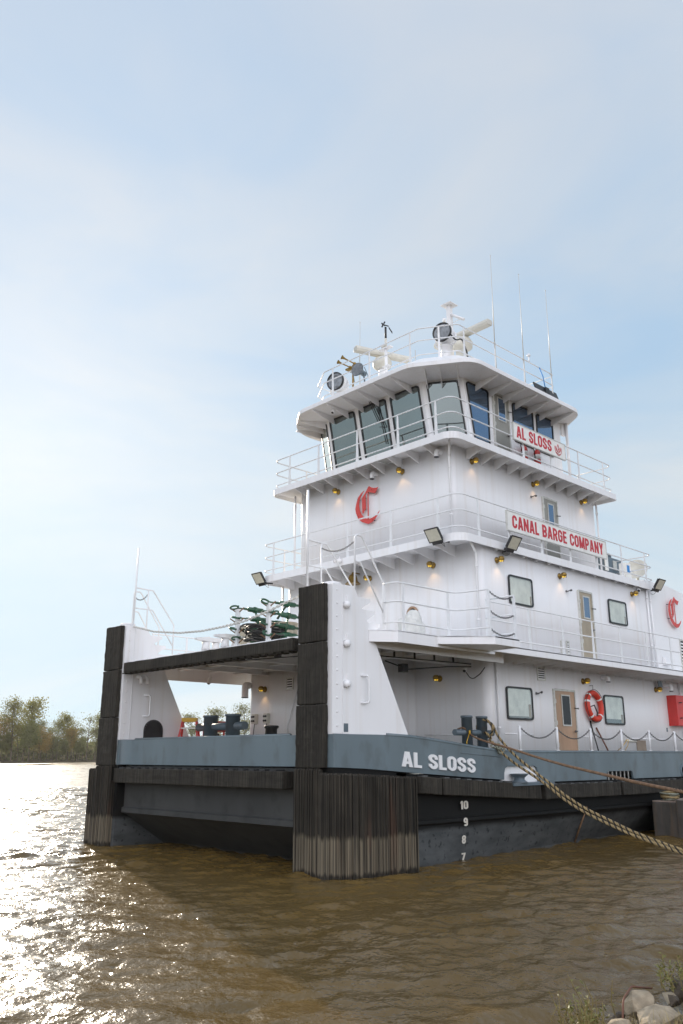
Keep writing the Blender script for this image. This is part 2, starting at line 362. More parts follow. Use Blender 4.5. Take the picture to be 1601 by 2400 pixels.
def railing(parent, path, zb, hs, posts, r=.019, rad=.25, pw=(.045, .10), ends=None, name='railing'):
    mb = MB()
    for h in hs: mb.tube(rpath([(p[0], p[1], zb + h) for p in path], rad), r, 7)
    o = obj(name, mb, M['rail'], parent)
    for (x, y, dx, dy) in posts:
        b = MB(); u = V((dx, dy, 0)).normalized(); w = V((-u.y, u.x, 0)) * .011; z1 = zb + hs[0] - .01; zm = zb + hs[-1]
        pr = [(-pw[1] / 2, zb), (pw[1] / 2, zb), (pw[0] / 2 + .012, zb + .45), (pw[0] / 2, z1), (-pw[0] / 2, z1), (-pw[0] / 2 - .012, zb + .45)]
        c = V((x, y, 0)); vs = [c + u * a + w * s + V((0, 0, z)) for s in (-1, 1) for a, z in pr]; k = len(pr)
        b.add(vs, [list(range(k))[::-1], list(range(k, 2 * k))] + [(i, (i + 1) % k, k + (i + 1) % k, k + i) for i in range(k)])
        obj('post', b, M['rail'], o)
    return o
def brackets(parent, pts, n, ln, zt, d0=.07, d1=.30, dz=.0):
    """triangular knees under an overhanging deck; pts = wall points, n = outward direction"""
    n = V((n[0], n[1], 0)).normalized(); w = V((-n.y, n.x, 0)) * .009
    for (x, y) in pts:
        c = V((x, y, 0)); pr = [(0, zt), (ln, zt), (ln, zt - d0), (.06, zt - d1), (0, zt - d1)]
        vs = [c + n * a + w * s + V((0, 0, z)) for s in (-1, 1) for a, z in pr]; k = len(pr); b = MB()
        b.add(vs, [list(range(k))[::-1], list(range(k, 2 * k))] + [(i, (i + 1) % k, k + (i + 1) % k, k + i) for i in range(k)])
        obj('bracket', b, M['white'], parent)
def catenary(a, b, sag, n=14):
    a, b = V(a), V(b); return [a.lerp(b, i / n) - V((0, 0, sag * 4 * (i / n) * (1 - i / n))) for i in range(n + 1)]
def chain_mb(mb, pts, r=.006, pitch=.045, lw=.016):
    P = [V(p) for p in pts]; L = [0]
    for i in range(1, len(P)): L.append(L[-1] + (P[i] - P[i - 1]).length)
    k = int(L[-1] / pitch)
    for j in range(k):
        t = (j + .5) * pitch; i = max(x for x in range(len(L) - 1) if L[x] <= t); f = (t - L[i]) / (L[i + 1] - L[i]); c = P[i].lerp(P[i + 1], f)
        d = (P[i + 1] - P[i]).normalized(); s = d.orthogonal().normalized(); w = d.cross(s)
        if j % 2: s = w
        ring = [c + d * (math.cos(q) * pitch * .68) + s * (math.sin(q) * lw) for q in [2 * PI * x / 6 for x in range(6)]]
        mb.tube(ring, r, 4, closed=True)

# ------------------------------------------------------------------ the towboat
CL = 3.624
boat = empty('towboat', (7, CL, .05), 'white river pushboat with two push knees, grey bulwark and tall wheelhouse', 'towboat')
# --- hull
ZT = [(.13, 2.60), (1.6, 2.60), (2.3, 2.575), (3.0, 2.52), (3.7, 2.45), (4.4, 2.38), (5.2, 2.31), (6.0, 2.275), (7.0, 2.27), (24, 2.27)]
ZB = [(.13, 1.985), (1, 1.95), (2.2, 1.865), (3.4, 1.785), (4.4, 1.72), (5.5, 1.655), (6.5, 1.60), (7.5, 1.57), (24, 1.56)]
def lerpz(T, x):
    for (a, za), (b, zb) in zip(T, T[1:]):
        if x <= b: return za + (zb - za) * (x - a) / (b - a)
    return T[-1][1]
def yw(x): return -.93 + max(0, x - 2.3) * .078
mb = MB(); rings = []
for x in [1.9 + .4 * k for k in range(56)]:
    zb = lerpz(ZB, x); w = min(yw(x), 1.0); yb = w + .12
    pr = [(-.86, zb - .02), (-.86, .93), (-.90, .90), (-.905, .84), (-.86, .80), (w, .07), (yb, -.9)]
    rings.append([(x, y, z) for y, z in pr] + [(x, 2 * CL - y, z) for y, z in pr[::-1]])
mb.loft(rings)
# raked bow between the two pillars
bp = [(.36, 2.0), (.36, .98), (.30, .95), (.30, .84), (.42, .80), (1.55, .07), (2.4, -.9), (2.6, 2.0)]
mb.mi = 1; mb.prism(bp, 'y', .1, 7.15); mb.mi = 0
for y0, y1 in ((-.86, .17), (7.08, 8.11)): mb.box(.13, 2.2, y0, y1, -.9, 1.99)
obj('hull', mb, [M['hull'], mat('charcoal_bow_plate', (.048, .049, .048), .6, var=.18, vs=1.2, st=(1, 1, .3), bump=.4, bs=1.6, bd=.02, spec=.25, dirt=((.02, .02, .02), .7, 2.2, (1, 1, 1)))], boat)
# rust streak and pipe guard on the side plating
mb = MB(); mb.tube([(9.0, -.905, .93), (9.0, -.42 - .06, .06)], .025, 6); obj('hull_pipe', mb, M['rust'], boat)
# --- bulwark (grey band), notched for the recessed cleat and the scupper
mb = MB()
top = [(x, z) for x, z in ZT]; bot = []
xs = sorted(set([x for x, z in ZB]))
def notch(x0, x1, z1, r): return [(x0, lerpz(ZB, x0)), (x0 + .02, z1 - r), (x0 + r * .3 + .02, z1 - r * .3), (x0 + r + .02, z1), (x1 - r - .02, z1), (x1 - r * .3 - .02, z1 - r * .3), (x1 - .02, z1 - r), (x1, lerpz(ZB, x1))]
for x in xs:
    if not (5.5 <= x <= 6.95 or 10.1 <= x <= 11.6): bot.append((x, lerpz(ZB, x)))
bot += notch(5.52, 6.94, 1.95, .14) + notch(10.12, 11.58, 1.775, .10)
bot.sort(key=lambda p: p[0])
mb.prism(top + bot[::-1], 'y', -.90, -.84)
mb.prism([(x, z) for x, z in ZT] + [(x, lerpz(ZB, x)) for x in xs[::-1]], 'y', 2 * CL + .84, 2 * CL + .90)
mb.box(.30, .36, .17, 7.08, 1.985, 2.60)
for y0, y1 in ((-.84, .17), (7.08, 8.09)): mb.box(.135, .30, y0, y1, 1.99, 2.598)
# corner fillets from pillar to bow plate
for sgn, yk in ((1, .17), (-1, 7.08)):
    arc = [(.30, yk), (.30, yk + sgn * .42)] + [(.30 - .16 * (1 - math.cos(t)), yk + sgn * .42 * (1 - math.sin(t))) for t in [PI / 2 * k / 6 for k in range(7)]]
    mb.prism(arc, 'z', 1.99, 2.597)
for ya, yb in ((-.897, -.70), (7.06, 7.19), (7.99, 8.14)): mb.box(.1262, .1335, ya, yb, 1.985, 2.597)
bul = obj('bulwark', mb, M['hullgrey'], boat, bevel=.006)
mb = MB()
for yy in (-.87, 2 * CL + .87): mb.tube([(x, yy, z) for x, z in ZT[1:]], .04, 8)
mb.tube([(.33, .6, 2.60), (.33, 6.65, 2.60)], .035, 8)
obj('cap_rail', mb, M['hullgrey'], bul)
# recess with its cleat
mb = MB(); mb.box(5.48, 6.98, -.836, -.80, 1.5, 2.0)
rec = obj('mooring_recess', mb, M['letterwhite'], boat)
mb = MB(); mb.box(5.52, 7.2, -1.16, -.80, 1.52, 1.585); mb.lathe([(.21, 0), (.15, .04), (.12, .07), (.12, .11), (.20, .175), (.215, .19), (.20, .20)], (5.95, -1.02, 1.585), n=22)
obj('button_cleat', mb, M['steelgrey'], rec)
mb = MB(); mb.box(10.1, 11.6, -.55, -.52, 1.5, 1.8); mb.box(10.1, 11.6, -.84, -.55, 1.5, 1.53); s = obj('scupper', mb, M['iron'], boat)
for k in range(6): mb = MB(); mb.box(10.26 + k * .215, 10.275 + k * .215, -.885, -.86, 1.555, 1.775); obj('scupper_bar', mb, M['alu'], s)
mb = MB(); mb.lathe([(.17, -.03), (.20, 0), (.17, .03), (.12, .02), (.10, -.02)], (14.66, -.90, 1.73), (0, -1, 0), 22); f = obj('fairlead', mb, M['steelgrey'], boat)
mb = MB(); mb.lathe([(.0, 0), (.105, .0)], (14.66, -.905, 1.73), (0, -1, 0), 18); obj('fairlead_hole', mb, M['clothwhite'], f)
mb = MB(); mb.tube([(3.95, -.905, 2.25), (5.4, -.905, 2.16)], .008, 5); obj('weld_bead', mb, M['hullgrey'], bul)
lettering('hull_lettering', 'AL SLOSS', (2.02, -.902, 1.985), V((1, 0, -.068)).normalized(), (0, 0, 1), 2.42, .30, .028, .045, M['letterwhite'], boat)
for t, z in (('10', 1.08), ('9', .735), ('8', .375), ('7', .02)):
    w = .27 if t == '10' else .14
    x = 3.955 - (.10 if t == '10' else 0); yy = -.912 if z > .9 else (-.908 if z > .7 else None)
    if yy is None:
        z1 = z + .17; ya = yw(4) + (z - .07) / .73 * (-.86 - yw(4)); n = V((0, (-.86 - yw(4)), .73)).normalized()
        lettering('draft_mark', t, (x, ya - .012, z), (1, .07 * (1 - (z - .07) / .73), 0), n, w, .17, .008, .04, M['draft'], boat)
    else: lettering('draft_mark', t, (x, yy, z), (1, 0, 0), (0, 0, 1), w, .17, .008, .04, M['draft'], boat)
# --- push knees
for far in (0, 1):
    y0, y1 = ((-.88, .17), (7.08, 8.13))[far]
    mb = MB(); mb.prism([(.13, 1.99), (.13, 5.53), (.72, 5.53), (1.33, 4.44), (2.36, 2.45), (2.36, 2.0)], 'y', y0, y1)
    k = obj('push_knee', mb, M['white'], boat, bevel=.012)
    yo = y0 - .012 if not far else y0 - .012
    mb = MB(); mb.box(.10, .36, yo, yo + .02, 2.605, 5.52); mb.box(.36, .385, yo - .01, yo + .02, 2.605, 5.52); obj('bolt_strip', mb, M['white'], k, bevel=.004)
    for j in range(11):
        b = MB(); b.lathe([(.022, 0), (.020, .008), (.01, .014), (0, .015)], (.215, yo, 2.75 + j * .265), (0, -1, 0), 8); obj('bolt', b, M['white'], k)
    for z in (5.34, 5.10, 4.85):
        xs_ = .72 + (5.53 - z) * .56; b = MB(); b.box(xs_ - .02, xs_ + .42, y0 + .06, y0 + .80, z - .02, z)
        for yy in (y0 + .06, y0 + .78): b.prism([(xs_ - .02, z - .02), (xs_ + .42, z - .02), (xs_ + .42, z - .07), (xs_ + .14, z - .23)], 'y', yy, yy + .015)
        obj('step', b, M['white'], k)
    hx = 1.02 if not far else .89
    mb = MB(); mb.tube(rpath([(hx - .14, y0 + .0, 3.74), (hx, y0 - .10, 3.74), (hx, y0 - .10, 3.21), (hx - .14, y0 + .0, 3.20)], .05), .02, 7); obj('grab_handle', mb, M['rail'], k)
    mb = MB(); mb.lathe([(.13, 0), (.13, .05), (.20, .09), (.20, .12), (.17, .13)], (.55 if not far else .42, y0 + .5, 5.53), n=20); obj('button', mb, M['white'], k)
    if not far:
        for z in (5.12, 4.34, 3.55):
            b = MB(); b.lathe([(.075, 0), (.07, .07), (.06, .10), (.025, .11), (0, .112)], (.46, y0, z), (0, -1, 0), 16); b.obox((.53, y0 - .012, z + .07), (.045, 0, .0), (0, .012, 0), (0, 0, .12)); obj('stud', b, M['white'], k)
        mb = MB(); mb.box(.40, .52, y0 - .006, y0, 2.64, 2.80); obj('plate', mb, M['steelgrey'], k)
        mb = MB(); mb.box(.39, 1.42, y0 - .004, y0, 2.61, 2.63); obj('seam', mb, M['white'], k)
    else:
        mb = MB(); arch = [(.80, 2.45), (1.38, 2.45), (1.38, 2.85)] + [(1.09 + .29 * math.cos(t), 2.85 + .27 * math.sin(t)) for t in [PI * q / 12 for q in range(1, 12)]] + [(.80, 2.85)]
        mb.prism(arch, 'y', y0 - .02, y0); dk = obj('access_hatch', mb, M['iron'], k)
        b = MB()
        for q in range(13):
            t = PI * q / 12; b.lathe([(.014, 0), (.012, .012), (0, .014)], (1.09 + .265 * math.cos(t), y0 - .02, 2.85 + .245 * math.sin(t)), (0, -1, 0), 6)
        obj('hatch_bolt', b, M['chain'], dk)
        for vx in (.52, .71):
            b = MB(); b.tube(rpath([(vx, y0, 4.20), (vx + .02, y0 - .16, 4.20), (vx + .03, y0 - .17, 4.02)], .08), .05, 10); obj('gooseneck_vent', b, M['white'], k)
# --- rubber fenders
worn_list = []
for far in (0, 1):
    y0, y1 = ((-.73, .05), (7.20, 7.98))[far]
    for (za, zb, g) in ((1.97, 3.155, .012), (3.165, 4.37, 0.), (4.385, 5.54, -.004)):
        mb = MB(); mb.box(-.0 - g, .125, y0 - g * .5, y1 + g, za, zb); worn_list.append(obj('push_fender', mb, M['rubber'], boat, bevel=.022))
tex = bpy.data.textures.new('rubber_wear', 'CLOUDS'); tex.noise_scale = .16; tex.noise_depth = 3
def worn(o, st=.03, lv=5):
    o.modifiers.remove(o.modifiers[0]) if o.modifiers else None
    m = o.modifiers.new('bevel', 'BEVEL'); m.width = .02; m.segments = 2
    m = o.modifiers.new('subdivide', 'SUBSURF'); m.subdivision_type = 'SIMPLE'; m.levels = m.render_levels = lv
    m = o.modifiers.new('wear', 'DISPLACE'); m.texture = tex; m.strength = st; m.mid_level = .5; m.texture_coords = 'GLOBAL'
def slat(mb, p, n, w, th, z0, z1):
    n = V((n[0], n[1], 0)).normalized(); u = V((-n.y, n.x, 0)); c = V((p[0], p[1], 0)) - n * .06
    ring = lambda z, d: [c + u * (-w / 2) + V((0, 0, z)), c + u * (w / 2) + V((0, 0, z)), c + u * (w / 2) + n * (.06 + d) + V((0, 0, z)), c - u * (w / 2) + n * (.06 + d) + V((0, 0, z))]
    mb.loft([ring(z0, th), ring(z1 - .035, th), ring(z1, th - .03)])
for far in (0, 1):
    mb = MB(); m_ = lambda y: (2 * CL - y) if far else y
    path = [(-.02, m_(.05)), (-.02, m_(-.92)), (.09, m_(-1.19)), (.36, m_(-1.30)), (2.03, m_(-1.30))]
    P = [V(p) for p in rpath([(p[0], p[1], 0) for p in path], .2, 4)]
    rr = random.Random(3 + far); t = 0.; L = [0.]
    for i in range(1, len(P)): L.append(L[-1] + (P[i] - P[i - 1]).length)
    back = [(p.x, p.y) for p in P] + [(2.03, m_(-.84)), (.14, m_(-.84)), (.14, m_(.05))]
    inner = [(x + (.03 if x < .3 else 0), y + (.03 if not far else -.03) if abs(y - CL) > 4.4 else y) for x, y in back]
    mb.prism(inner, 'z', -.7, 1.60 if True else 0)
    while t < L[-1] - .01:
        w = rr.uniform(.017, .03); i = max(x for x in range(len(L) - 1) if L[x] <= t); f = (t - L[i]) / (L[i + 1] - L[i]); c = P[i].lerp(P[i + 1], f); d = P[i + 1] - P[i]
        n = V((d.y, -d.x, 0)).normalized();
        if far: n = -n
        zt = 1.955 if c.x < .02 and abs(c.y - CL) < 4.3 else 1.88 - .10 * min(1, max(0, (c.x - .1) / 1.9))
        slat(mb, (c.x, c.y), n, w * .93, rr.uniform(.0, .045), -.7, zt + rr.uniform(-.012, .012)); t += w
    obj('corner_fender', mb, M['rubberstrip'], boat)
mb = MB(); mb.box(-.0, .28, .20, 6.93, 4.27, 4.53); xb = obj('crossbeam_fender', mb, M['rubber'], boat, bevel=.03); worn_list.append(xb)
mb = MB()
for k in range(27): mb.box(.02, .26, .35 + k * .25, .50 + k * .25, 4.245, 4.275)
obj('lashing', mb, M['rubber'], xb)
mb = MB(); mb.box(-.02, .27, .42, 7.02, 1.56, 1.90); worn_list.append(obj('bow_fender', mb, M['rubber'], boat, bevel=.03))
for k in range(18): mb = MB(); mb.box(.02, .28, .7 + k * .35, .88 + k * .35, 1.90, 1.93); obj('fender_strap', mb, M['iron'], worn_list[-1])
for x0, x1 in ((2.35, 3.02), (3.06, 6.66), (6.84, 10.42), (10.53, 14.1), (14.2, 17.8)):
    za, zb = lerpz(ZB, x0) - .07, lerpz(ZB, x1) - .07; h = .33
    mb = MB(); mb.loft([[(x, -1.13, z), (x, -.85, z), (x, -.85, z - h), (x, -1.13, z - h)] for x, z in ((x0, za), (x1, zb))]); sf = obj('side_fender', mb, M['rubber'], boat, bevel=.03); worn_list.append(sf)
    x = x0 + .2
    while x < x1 - .3:
        z = lerpz(ZB, x) - .065; b = MB(); b.box(x, x + .16, -1.0, -.86, z, z + .022); x += .38; obj('fender_strap', b, M['chain'], sf)
for o in worn_list: worn(o)
# --- decks
mb = MB(); mb.box(.36, 24, -.84, 8.09, 1.96, 2.02); obj('main_deck', mb, M['deck'], boat)
UD = [(.72, .17), (1.12, .17), (1.12, -.90), (1.62, -1.24), (2.9, -1.24), (3.85, -2.06), (4.78, -2.06), (4.80, -1.22), (24, -1.22), (24, 8.47), (1.6, 8.47), (1.12, 8.15), (1.12, 7.08), (.72, 7.08)]
def fascia(mb, path, z0, z1, t=.03):
    for a, b in zip(path, path[1:]):
        a, b = V((*a, 0)), V((*b, 0)); u = (b - a); l = u.length; u /= l; n = V((-u.y, u.x, 0)); c = (a + b) / 2
        mb.obox(c + n * t / 2 + V((0, 0, (z0 + z1) / 2)), u * (l / 2 + .001), n * t / 2, V((0, 0, (z1 - z0) / 2)))
mb = MB(); mb.prism(UD, 'z', 4.655, 4.69)
fascia(mb, UD[2:5], 4.44, 4.688); fascia(mb, [(2.9, -1.20), (5.0, -1.20)], 4.45, 4.654); fascia(mb, UD[4:8], 4.51, 4.69); fascia(mb, UD[7:9], 4.52, 4.687); fascia(mb, UD[9:12], 4.50, 4.687); fascia(mb, [(.31, 7.0), (.31, .25)], 4.30, 4.52); mb.box(.31, .75, .2, 7.05, 4.50, 4.52)
mb.prism([(2.95, -1.22), (3.86, -2.02), (4.74, -2.02), (4.76, -1.22)], 'z', 4.505, 4.53)
ud = obj('upper_deck', mb, M['white'], boat, bevel=.005)
b = MB()
for x in (1.25, 2.35, 3.4, 4.3): b.box(x - .01, x + .01, -.8, 8.1, 4.55, 4.655); b.box(x - .07, x + .07, -.8, 8.1, 4.535, 4.55)
for y in (.9, 2.3, 3.7, 5.1, 6.5): b.box(.45, 5.9, y - .01, y + .01, 4.46, 4.655); b.box(.45, 5.9, y - .06, y + .06, 4.445, 4.46)
b.box(.45, 5.9, 7.86, 7.89, 4.25, 4.655); b.box(1.2, 6.0, -.72, -.69, 4.36, 4.655)
obj('deck_beam', b, M['white'], ud)
brackets(ud, [(6.7 + .47 * k, -.2) for k in range(23)], (0, -1), 1.0, 4.655, .13, .22)
D2 = rpoly([(4.98, -.35), (14.85, -.35), (14.85, 7.6), (4.98, 7.6)], [.38, .02, .02, .38], 7)
mb = MB(); mb.prism(D2, 'z', 7.52, 7.588); fascia(mb, D2[::-1] + [D2[-1]], 7.38, 7.586, .025); td = obj('texas_deck', mb, M['white'], boat)
brackets(td, [(5.9, .55 + .72 * k) for k in range(10)], (-1, 0), .9, 7.52, .13, .30)
brackets(td, [(6.6 + .62 * k, -.2) for k in range(13)], (0, -1), .13, 7.52, .13, .17)
D3 = rpoly([(5.15, -.1), (13.68, -.1), (13.68, 7.35), (5.15, 7.35)], [.38, .1, .1, .25], 7)
mb = MB(); mb.prism(D3, 'z', 10.36, 10.428); fascia(mb, D3[::-1] + [D3[-1]], 10.235, 10.426, .025); bd = obj('bridge_deck', mb, M['white'], boat)
brackets(bd, [(5.8, .95 + .66 * k) for k in range(9)], (-1, 0), .63, 10.36, .12, .30)
brackets(bd, [(6.5 + .64 * k, .5) for k in range(11)], (0, -1), .58, 10.36, .12, .30)
mb = MB()
for k in range(6): mb.box(5.22, 5.76, 2.36 + .66 * k, 2.36 + .66 * k + .5, 10.352, 10.358)
obj('deck_grating', mb, M['deck'], bd)
# --- houses
def house(name, pts, rad, z0, z1):
    mb = MB(); mb.prism(rpoly(pts, rad, 7), 'z', z0, z1, True); return obj(name, mb, M['white'], boat)
h1 = house('lower_deckhouse', [(6.05, -.2), (22, -.2), (22, 7.45), (4.46, 7.45), (4.46, 2.23), (6.05, 2.23)], [.28, .05, .05, .28, .02, .02], 2.02, 4.65)
h2 = house('middle_deckhouse', [(5.9, -.2), (14.8, -.2), (14.8, 7.45), (5.9, 7.45)], [.25, .01, .01, .25], 4.692, 7.515)
h3 = house('upper_deckhouse', [(5.8, .5), (13.35, .5), (13.35, 6.75), (5.8, 6.75)], [.22, .2, .2, .22], 7.59, 10.355)
mb = MB(); mb.prism([(14.8, 4.692), (17.6, 4.692), (17.6, 7.62), (16.35, 7.74), (14.8, 7.74)], 'y', -.203, 7.45); st = obj('engine_casing', mb, M['white'], boat, bevel=.01)
mb = MB(); mb.prism([(16.6, 7.72), (17.0, 7.69), (16.95, 7.85), (16.6, 7.92)], 'y', .1, .5); obj('casing_cowl', mb, M['iron'], st)
# --- pilothouse
def phring(z):
    xf = 6.30 - (z - 11.0) * (.30 / 1.56); xs_ = xf + .64
    return [(xf, 1.62, z), (xs_, .62, z), (11.7, .62, z), (11.7, 6.63, z), (xs_, 6.63, z), (xf, 5.63, z)]
mb = MB(); mb.loft([phring(10.43), phring(12.70)]); ph = obj('pilothouse', mb, M['white'], boat, bevel=.02)
def xf(z): return 6.30 - (z - 11.0) * (.30 / 1.56)
nf = V((-1, 0, -.30 / 1.56)).normalized(); zb_, zt_ = 10.72, 12.56
for (ya, yb) in ((5.52, 4.38), (4.20, 3.05), (2.88, 1.73)):
    window(boat, [(xf(zb_) - .001, ya - .0, zb_), (xf(zb_) - .001, yb, zb_), (xf(zt_) - .001, yb, zt_), (xf(zt_) - .001, ya, zt_)], nf, M['glassfront'], .05, .10)
for far in (0, 1):
    a = (1.62, .62); m_ = lambda y: 2 * CL - y if far else y
    fp = lambda t, z: V((xf(z) + .64 * t, m_(1.62 - 1.0 * t), z)); n = V((-1, (-1 if not far else 1) * .64, -.19)).normalized()
    q = [fp(.11, zb_), fp(.89, zb_), fp(.89, zt_), fp(.11, zt_)]
    if far: q = [q[1], q[0], q[3], q[2]]
    n2 = (V(q[1]) - V(q[0])).cross(V(q[3]) - V(q[0])).normalized()
    q = [p + n2 * .002 for p in q]
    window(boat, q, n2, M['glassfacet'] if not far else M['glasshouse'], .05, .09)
ys = .618
window(boat, [(7.09, ys, 10.72), (7.78, ys, 10.72), (7.82, ys, 12.56), (6.75, ys, 12.56)], (0, -1, 0), M['glassside'], .035, .10)
window(boat, [(9.02, ys, 11.3), (10.13, ys, 11.3), (10.13, ys, 12.57), (9.02, ys, 12.57)], (0, -1, 0), M['glassside'], .035, .11)
window(boat, [(10.30, ys, 11.3), (11.24, ys, 11.3), (11.24, ys, 12.57), (10.30, ys, 12.57)], (0, -1, 0), M['glassside'], .035, .11)
mb = MB(); mb.tube([(11.9, .5, 10.43), (11.9, .5, 12.66)], .05, 8); mb.box(11.7, 11.9, .55, .62, 12.2, 12.62); obj('roof_pillar', mb, M['white'], boat)
RF = [(5.0, 1.28), (5.02, 5.90), (6.0, 7.24), (11.4, 7.24), (12.25, 6.3), (12.25, .75), (11.5, -.28), (6.0, -.28)]
RFo = rpoly(RF, [.8, .9, 1.5, .7, .7, .7, .7, .7], 6)
RFi = rpoly([(5.78, 1.45), (5.78, 5.8), (6.4, 6.75), (11.2, 6.75), (11.6, 6.3), (11.6, .95), (11.2, .5), (6.4, .5)], [.4] * 8, 6)
mb = MB(); mb.loft([[(x, y, 12.62) for x, y in RFo], [(x, y, 12.745) for x, y in RFo], [(x * .99 + 8.6 * .01, y * .99 + CL * .01, 12.775) for x, y in RFo], [(x, y, 13.22) for x, y in RFi]])
rf = obj('pilothouse_roof', mb, M['white'], boat, bevel=.012)
brackets(rf, [(5.99, 2.0 + .66 * k) for k in range(6)], (-1, 0), .93, 12.621, .05, .25)
brackets(rf, [(7.2 + .66 * k, .62) for k in range(7)], (0, -1), .82, 12.621, .05, .25)
for sg, yy in ((1, 1.62), (-1, 5.63)):
    for t in (.15, .5, .9): brackets(rf, [(6.0 + .64 * t, yy - sg * 1.0 * t)], (-1, -sg * .7), .85, 12.621, .05, .25)
mb = MB(); mb.tube([(6.3, 3.7, 12.72), (6.29, 3.7, 12.60)], .04, 8)
# --- doors (all face the bank)
def door(x0, x1, y, z0, z1, leaf, gx, gz, glass_m, frame_m, hx=None):
    mb = MB(); mb.box(x0 + .05, x1 - .05, y - .035, y + .01, z0, z1 - .05); d = obj('door', mb, leaf, boat, bevel=.006)
    b = MB(); b.box(x0, x0 + .05, y - .05, y + .01, z0, z1); b.box(x1 - .05, x1, y - .05, y + .01, z0, z1); b.box(x0 + .05, x1 - .05, y - .05, y + .01, z1 - .05, z1); obj('door_frame', b, frame_m, d, bevel=.005)
    window(d, [(gx[0], y - .036, gz[0]), (gx[1], y - .036, gz[0]), (gx[1], y - .036, gz[1]), (gx[0], y - .036, gz[1])], (0, -1, 0), glass_m, .035, .012, .02, 'door_glass', M['alu'])
    h = x1 - .12; zz = z0 + (z1 - z0) * .42; b = MB(); b.lathe([(.035, 0), (.03, .03), (.015, .04), (.015, .07)], (h, y - .035, zz), (0, -1, 0), 12); b.tube([(h, y - .10, zz), (h - .14, y - .105, zz - .01)], .013, 6)
    b.tube([(x1 - .09, y - .04, z1 - .48), (x1 - .02, y - .13, z1 - .50), (x1 + .06, y - .06, z1 - .47)], .012, 6); obj('door_handle', b, M['chain'], d)
    b = MB()
    for q in (.2, .5, .8): b.box(x0 + .03, x0 + .075, y - .06, y - .03, z0 + (z1 - z0) * q, z0 + (z1 - z0) * q + .11)
    obj('hinge', b, M['alu'], d); return d
door(8.88, 9.96, -.2, 2.02, 3.92, M['tandoor'], (9.22, 9.66), (2.95, 3.78), M['glassblack'], M['alu'])
door(10.54, 11.34, -.2, 4.90, 6.84, M['beigedoor'], (10.76, 11.14), (6.02, 6.69), M['glassside'], M['alu'])
door(10.12, 10.94, .5, 7.90, 9.76, M['khakidoor'], (10.36, 10.70), (8.85, 9.60), M['glassside'], M['alu'])
door(8.01, 8.82, .62, 10.45, 12.63, M['khakidoor'], (8.22, 8.62), (11.75, 12.5), M['glassside'], M['alu'])
# --- cabin windows
rr = random.Random(9)
for kk, (x0, x1, z0, z1) in enumerate(((6.72, 7.87, 3.06, 3.88), (11.50, 12.63, 3.04, 3.88), (7.09, 8.2, 6.03, 6.81), (12.25, 13.36, 6.04, 6.79))):
    w = window(boat, [(x0, -.222, z0), (x1, -.222, z0), (x1, -.222, z1), (x0, -.222, z1)], (0, -1, 0), M['cabinglass'], .045, .09, .03)
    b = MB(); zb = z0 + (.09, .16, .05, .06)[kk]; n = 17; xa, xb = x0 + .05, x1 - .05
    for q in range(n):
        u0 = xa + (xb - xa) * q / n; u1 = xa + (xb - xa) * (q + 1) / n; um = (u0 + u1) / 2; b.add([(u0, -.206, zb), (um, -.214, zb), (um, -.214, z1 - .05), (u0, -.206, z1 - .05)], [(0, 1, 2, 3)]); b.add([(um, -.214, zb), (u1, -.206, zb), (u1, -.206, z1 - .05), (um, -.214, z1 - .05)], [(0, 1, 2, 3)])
    obj('blind', b, M['blind'], w, recalc=False)  # pale slats added in place of the reflection in the pane
    b = MB(); b.box(xa, xb, -.2045, -.2015, z0 + .04, z1 - .04); obj('cabin_interior', b, M['room'], w)  # thin dark panel, shade of the room painted in
    b = MB(); b.box(xa + .02, xa + .05, -.219, -.216, z0 + .05, z1 - .05); b.box(xb - (.12 if kk < 2 else .07), xb - .01, -.219, -.216, z0 + .06, z0 + (.40 if kk == 0 else .3)); obj('curtain', b, M['curtain'], w)  # tan strips added in place of reflected bank colours
    b = MB(); b.box(x0 + .02, x1 - .02, -.226, -.2, z0 + .02, z0 + .022); obj('sill', b, M['rubberframe'], w)
# --- railings
S, B = (1, 0), (0, 1)
railing(boat, [(13.5, 7.3), (5.18, 7.3), (5.18, -.07), (13.6, -.07), (13.6, 1.3)], 10.428, (.98, .55, .12), [(5.18, y, 0, 1) for y in (6.5, 5.14, 3.46, 1.85, .47)] + [(5.88, -.07, 1, 0), (8.45, -.07, 1, 0), (9.9, -.07, 1, 0), (11.48, -.07, 1, 0), (13.0, -.07, 1, 0), (13.6, 1.2, 0, 1), (6.6, 7.3, 1, 0), (9, 7.3, 1, 0), (12, 7.3, 1, 0)])
railing(boat, [(14.7, 7.55), (5.0, 7.55), (5.0, -.32), (15.3, -.32), (15.3, 1.4)], 7.588, (1.02, .6, .17), [(5.0, y, 0, 1) for y in (7.0, 5.4, 3.69, 2.02, .37)] + [(x, -.32, 1, 0) for x in (5.8, 7.15, 8.67, 10.15, 11.62, 13.2, 14.75)] + [(x, 7.55, 1, 0) for x in (5.9, 8, 11, 14)])
railing(boat, [(4.78, -1.19), (23, -1.19)], 4.69, (1.0, .57, .15), [(x, -1.19, 1, 0) for x in (6.5, 8.0, 9.5, 11.0, 12.55, 14.07, 15.6, 17.1)], rad=.1)
railing(boat, [(1.63, -.84), (1.63, -1.2), (3.56, -1.2), (3.72, -2.02)], 4.69, (1.02, .62, .18), [(1.84, -1.2, 1, 0), (3.33, -1.2, 1, 0), (3.72, -2.02, 0, 1), (1.63, -.84, 0, 1)], rad=.25, pw=(.06, .075))
railing(boat, [(4.68, -2.02), (4.70, -1.22)], 4.69, (1.0, .57, .15), [(4.68, -2.02, 0, 1), (4.70, -1.25, 0, 1)], pw=(.06, .07))
gate = MB()
for h in (1.0, .57, .17): chain_mb(gate, catenary((3.72, -2.02, 4.69 + h), (4.68, -2.02, 4.69 + h - .02), .12, 12), .007, .05, .018)
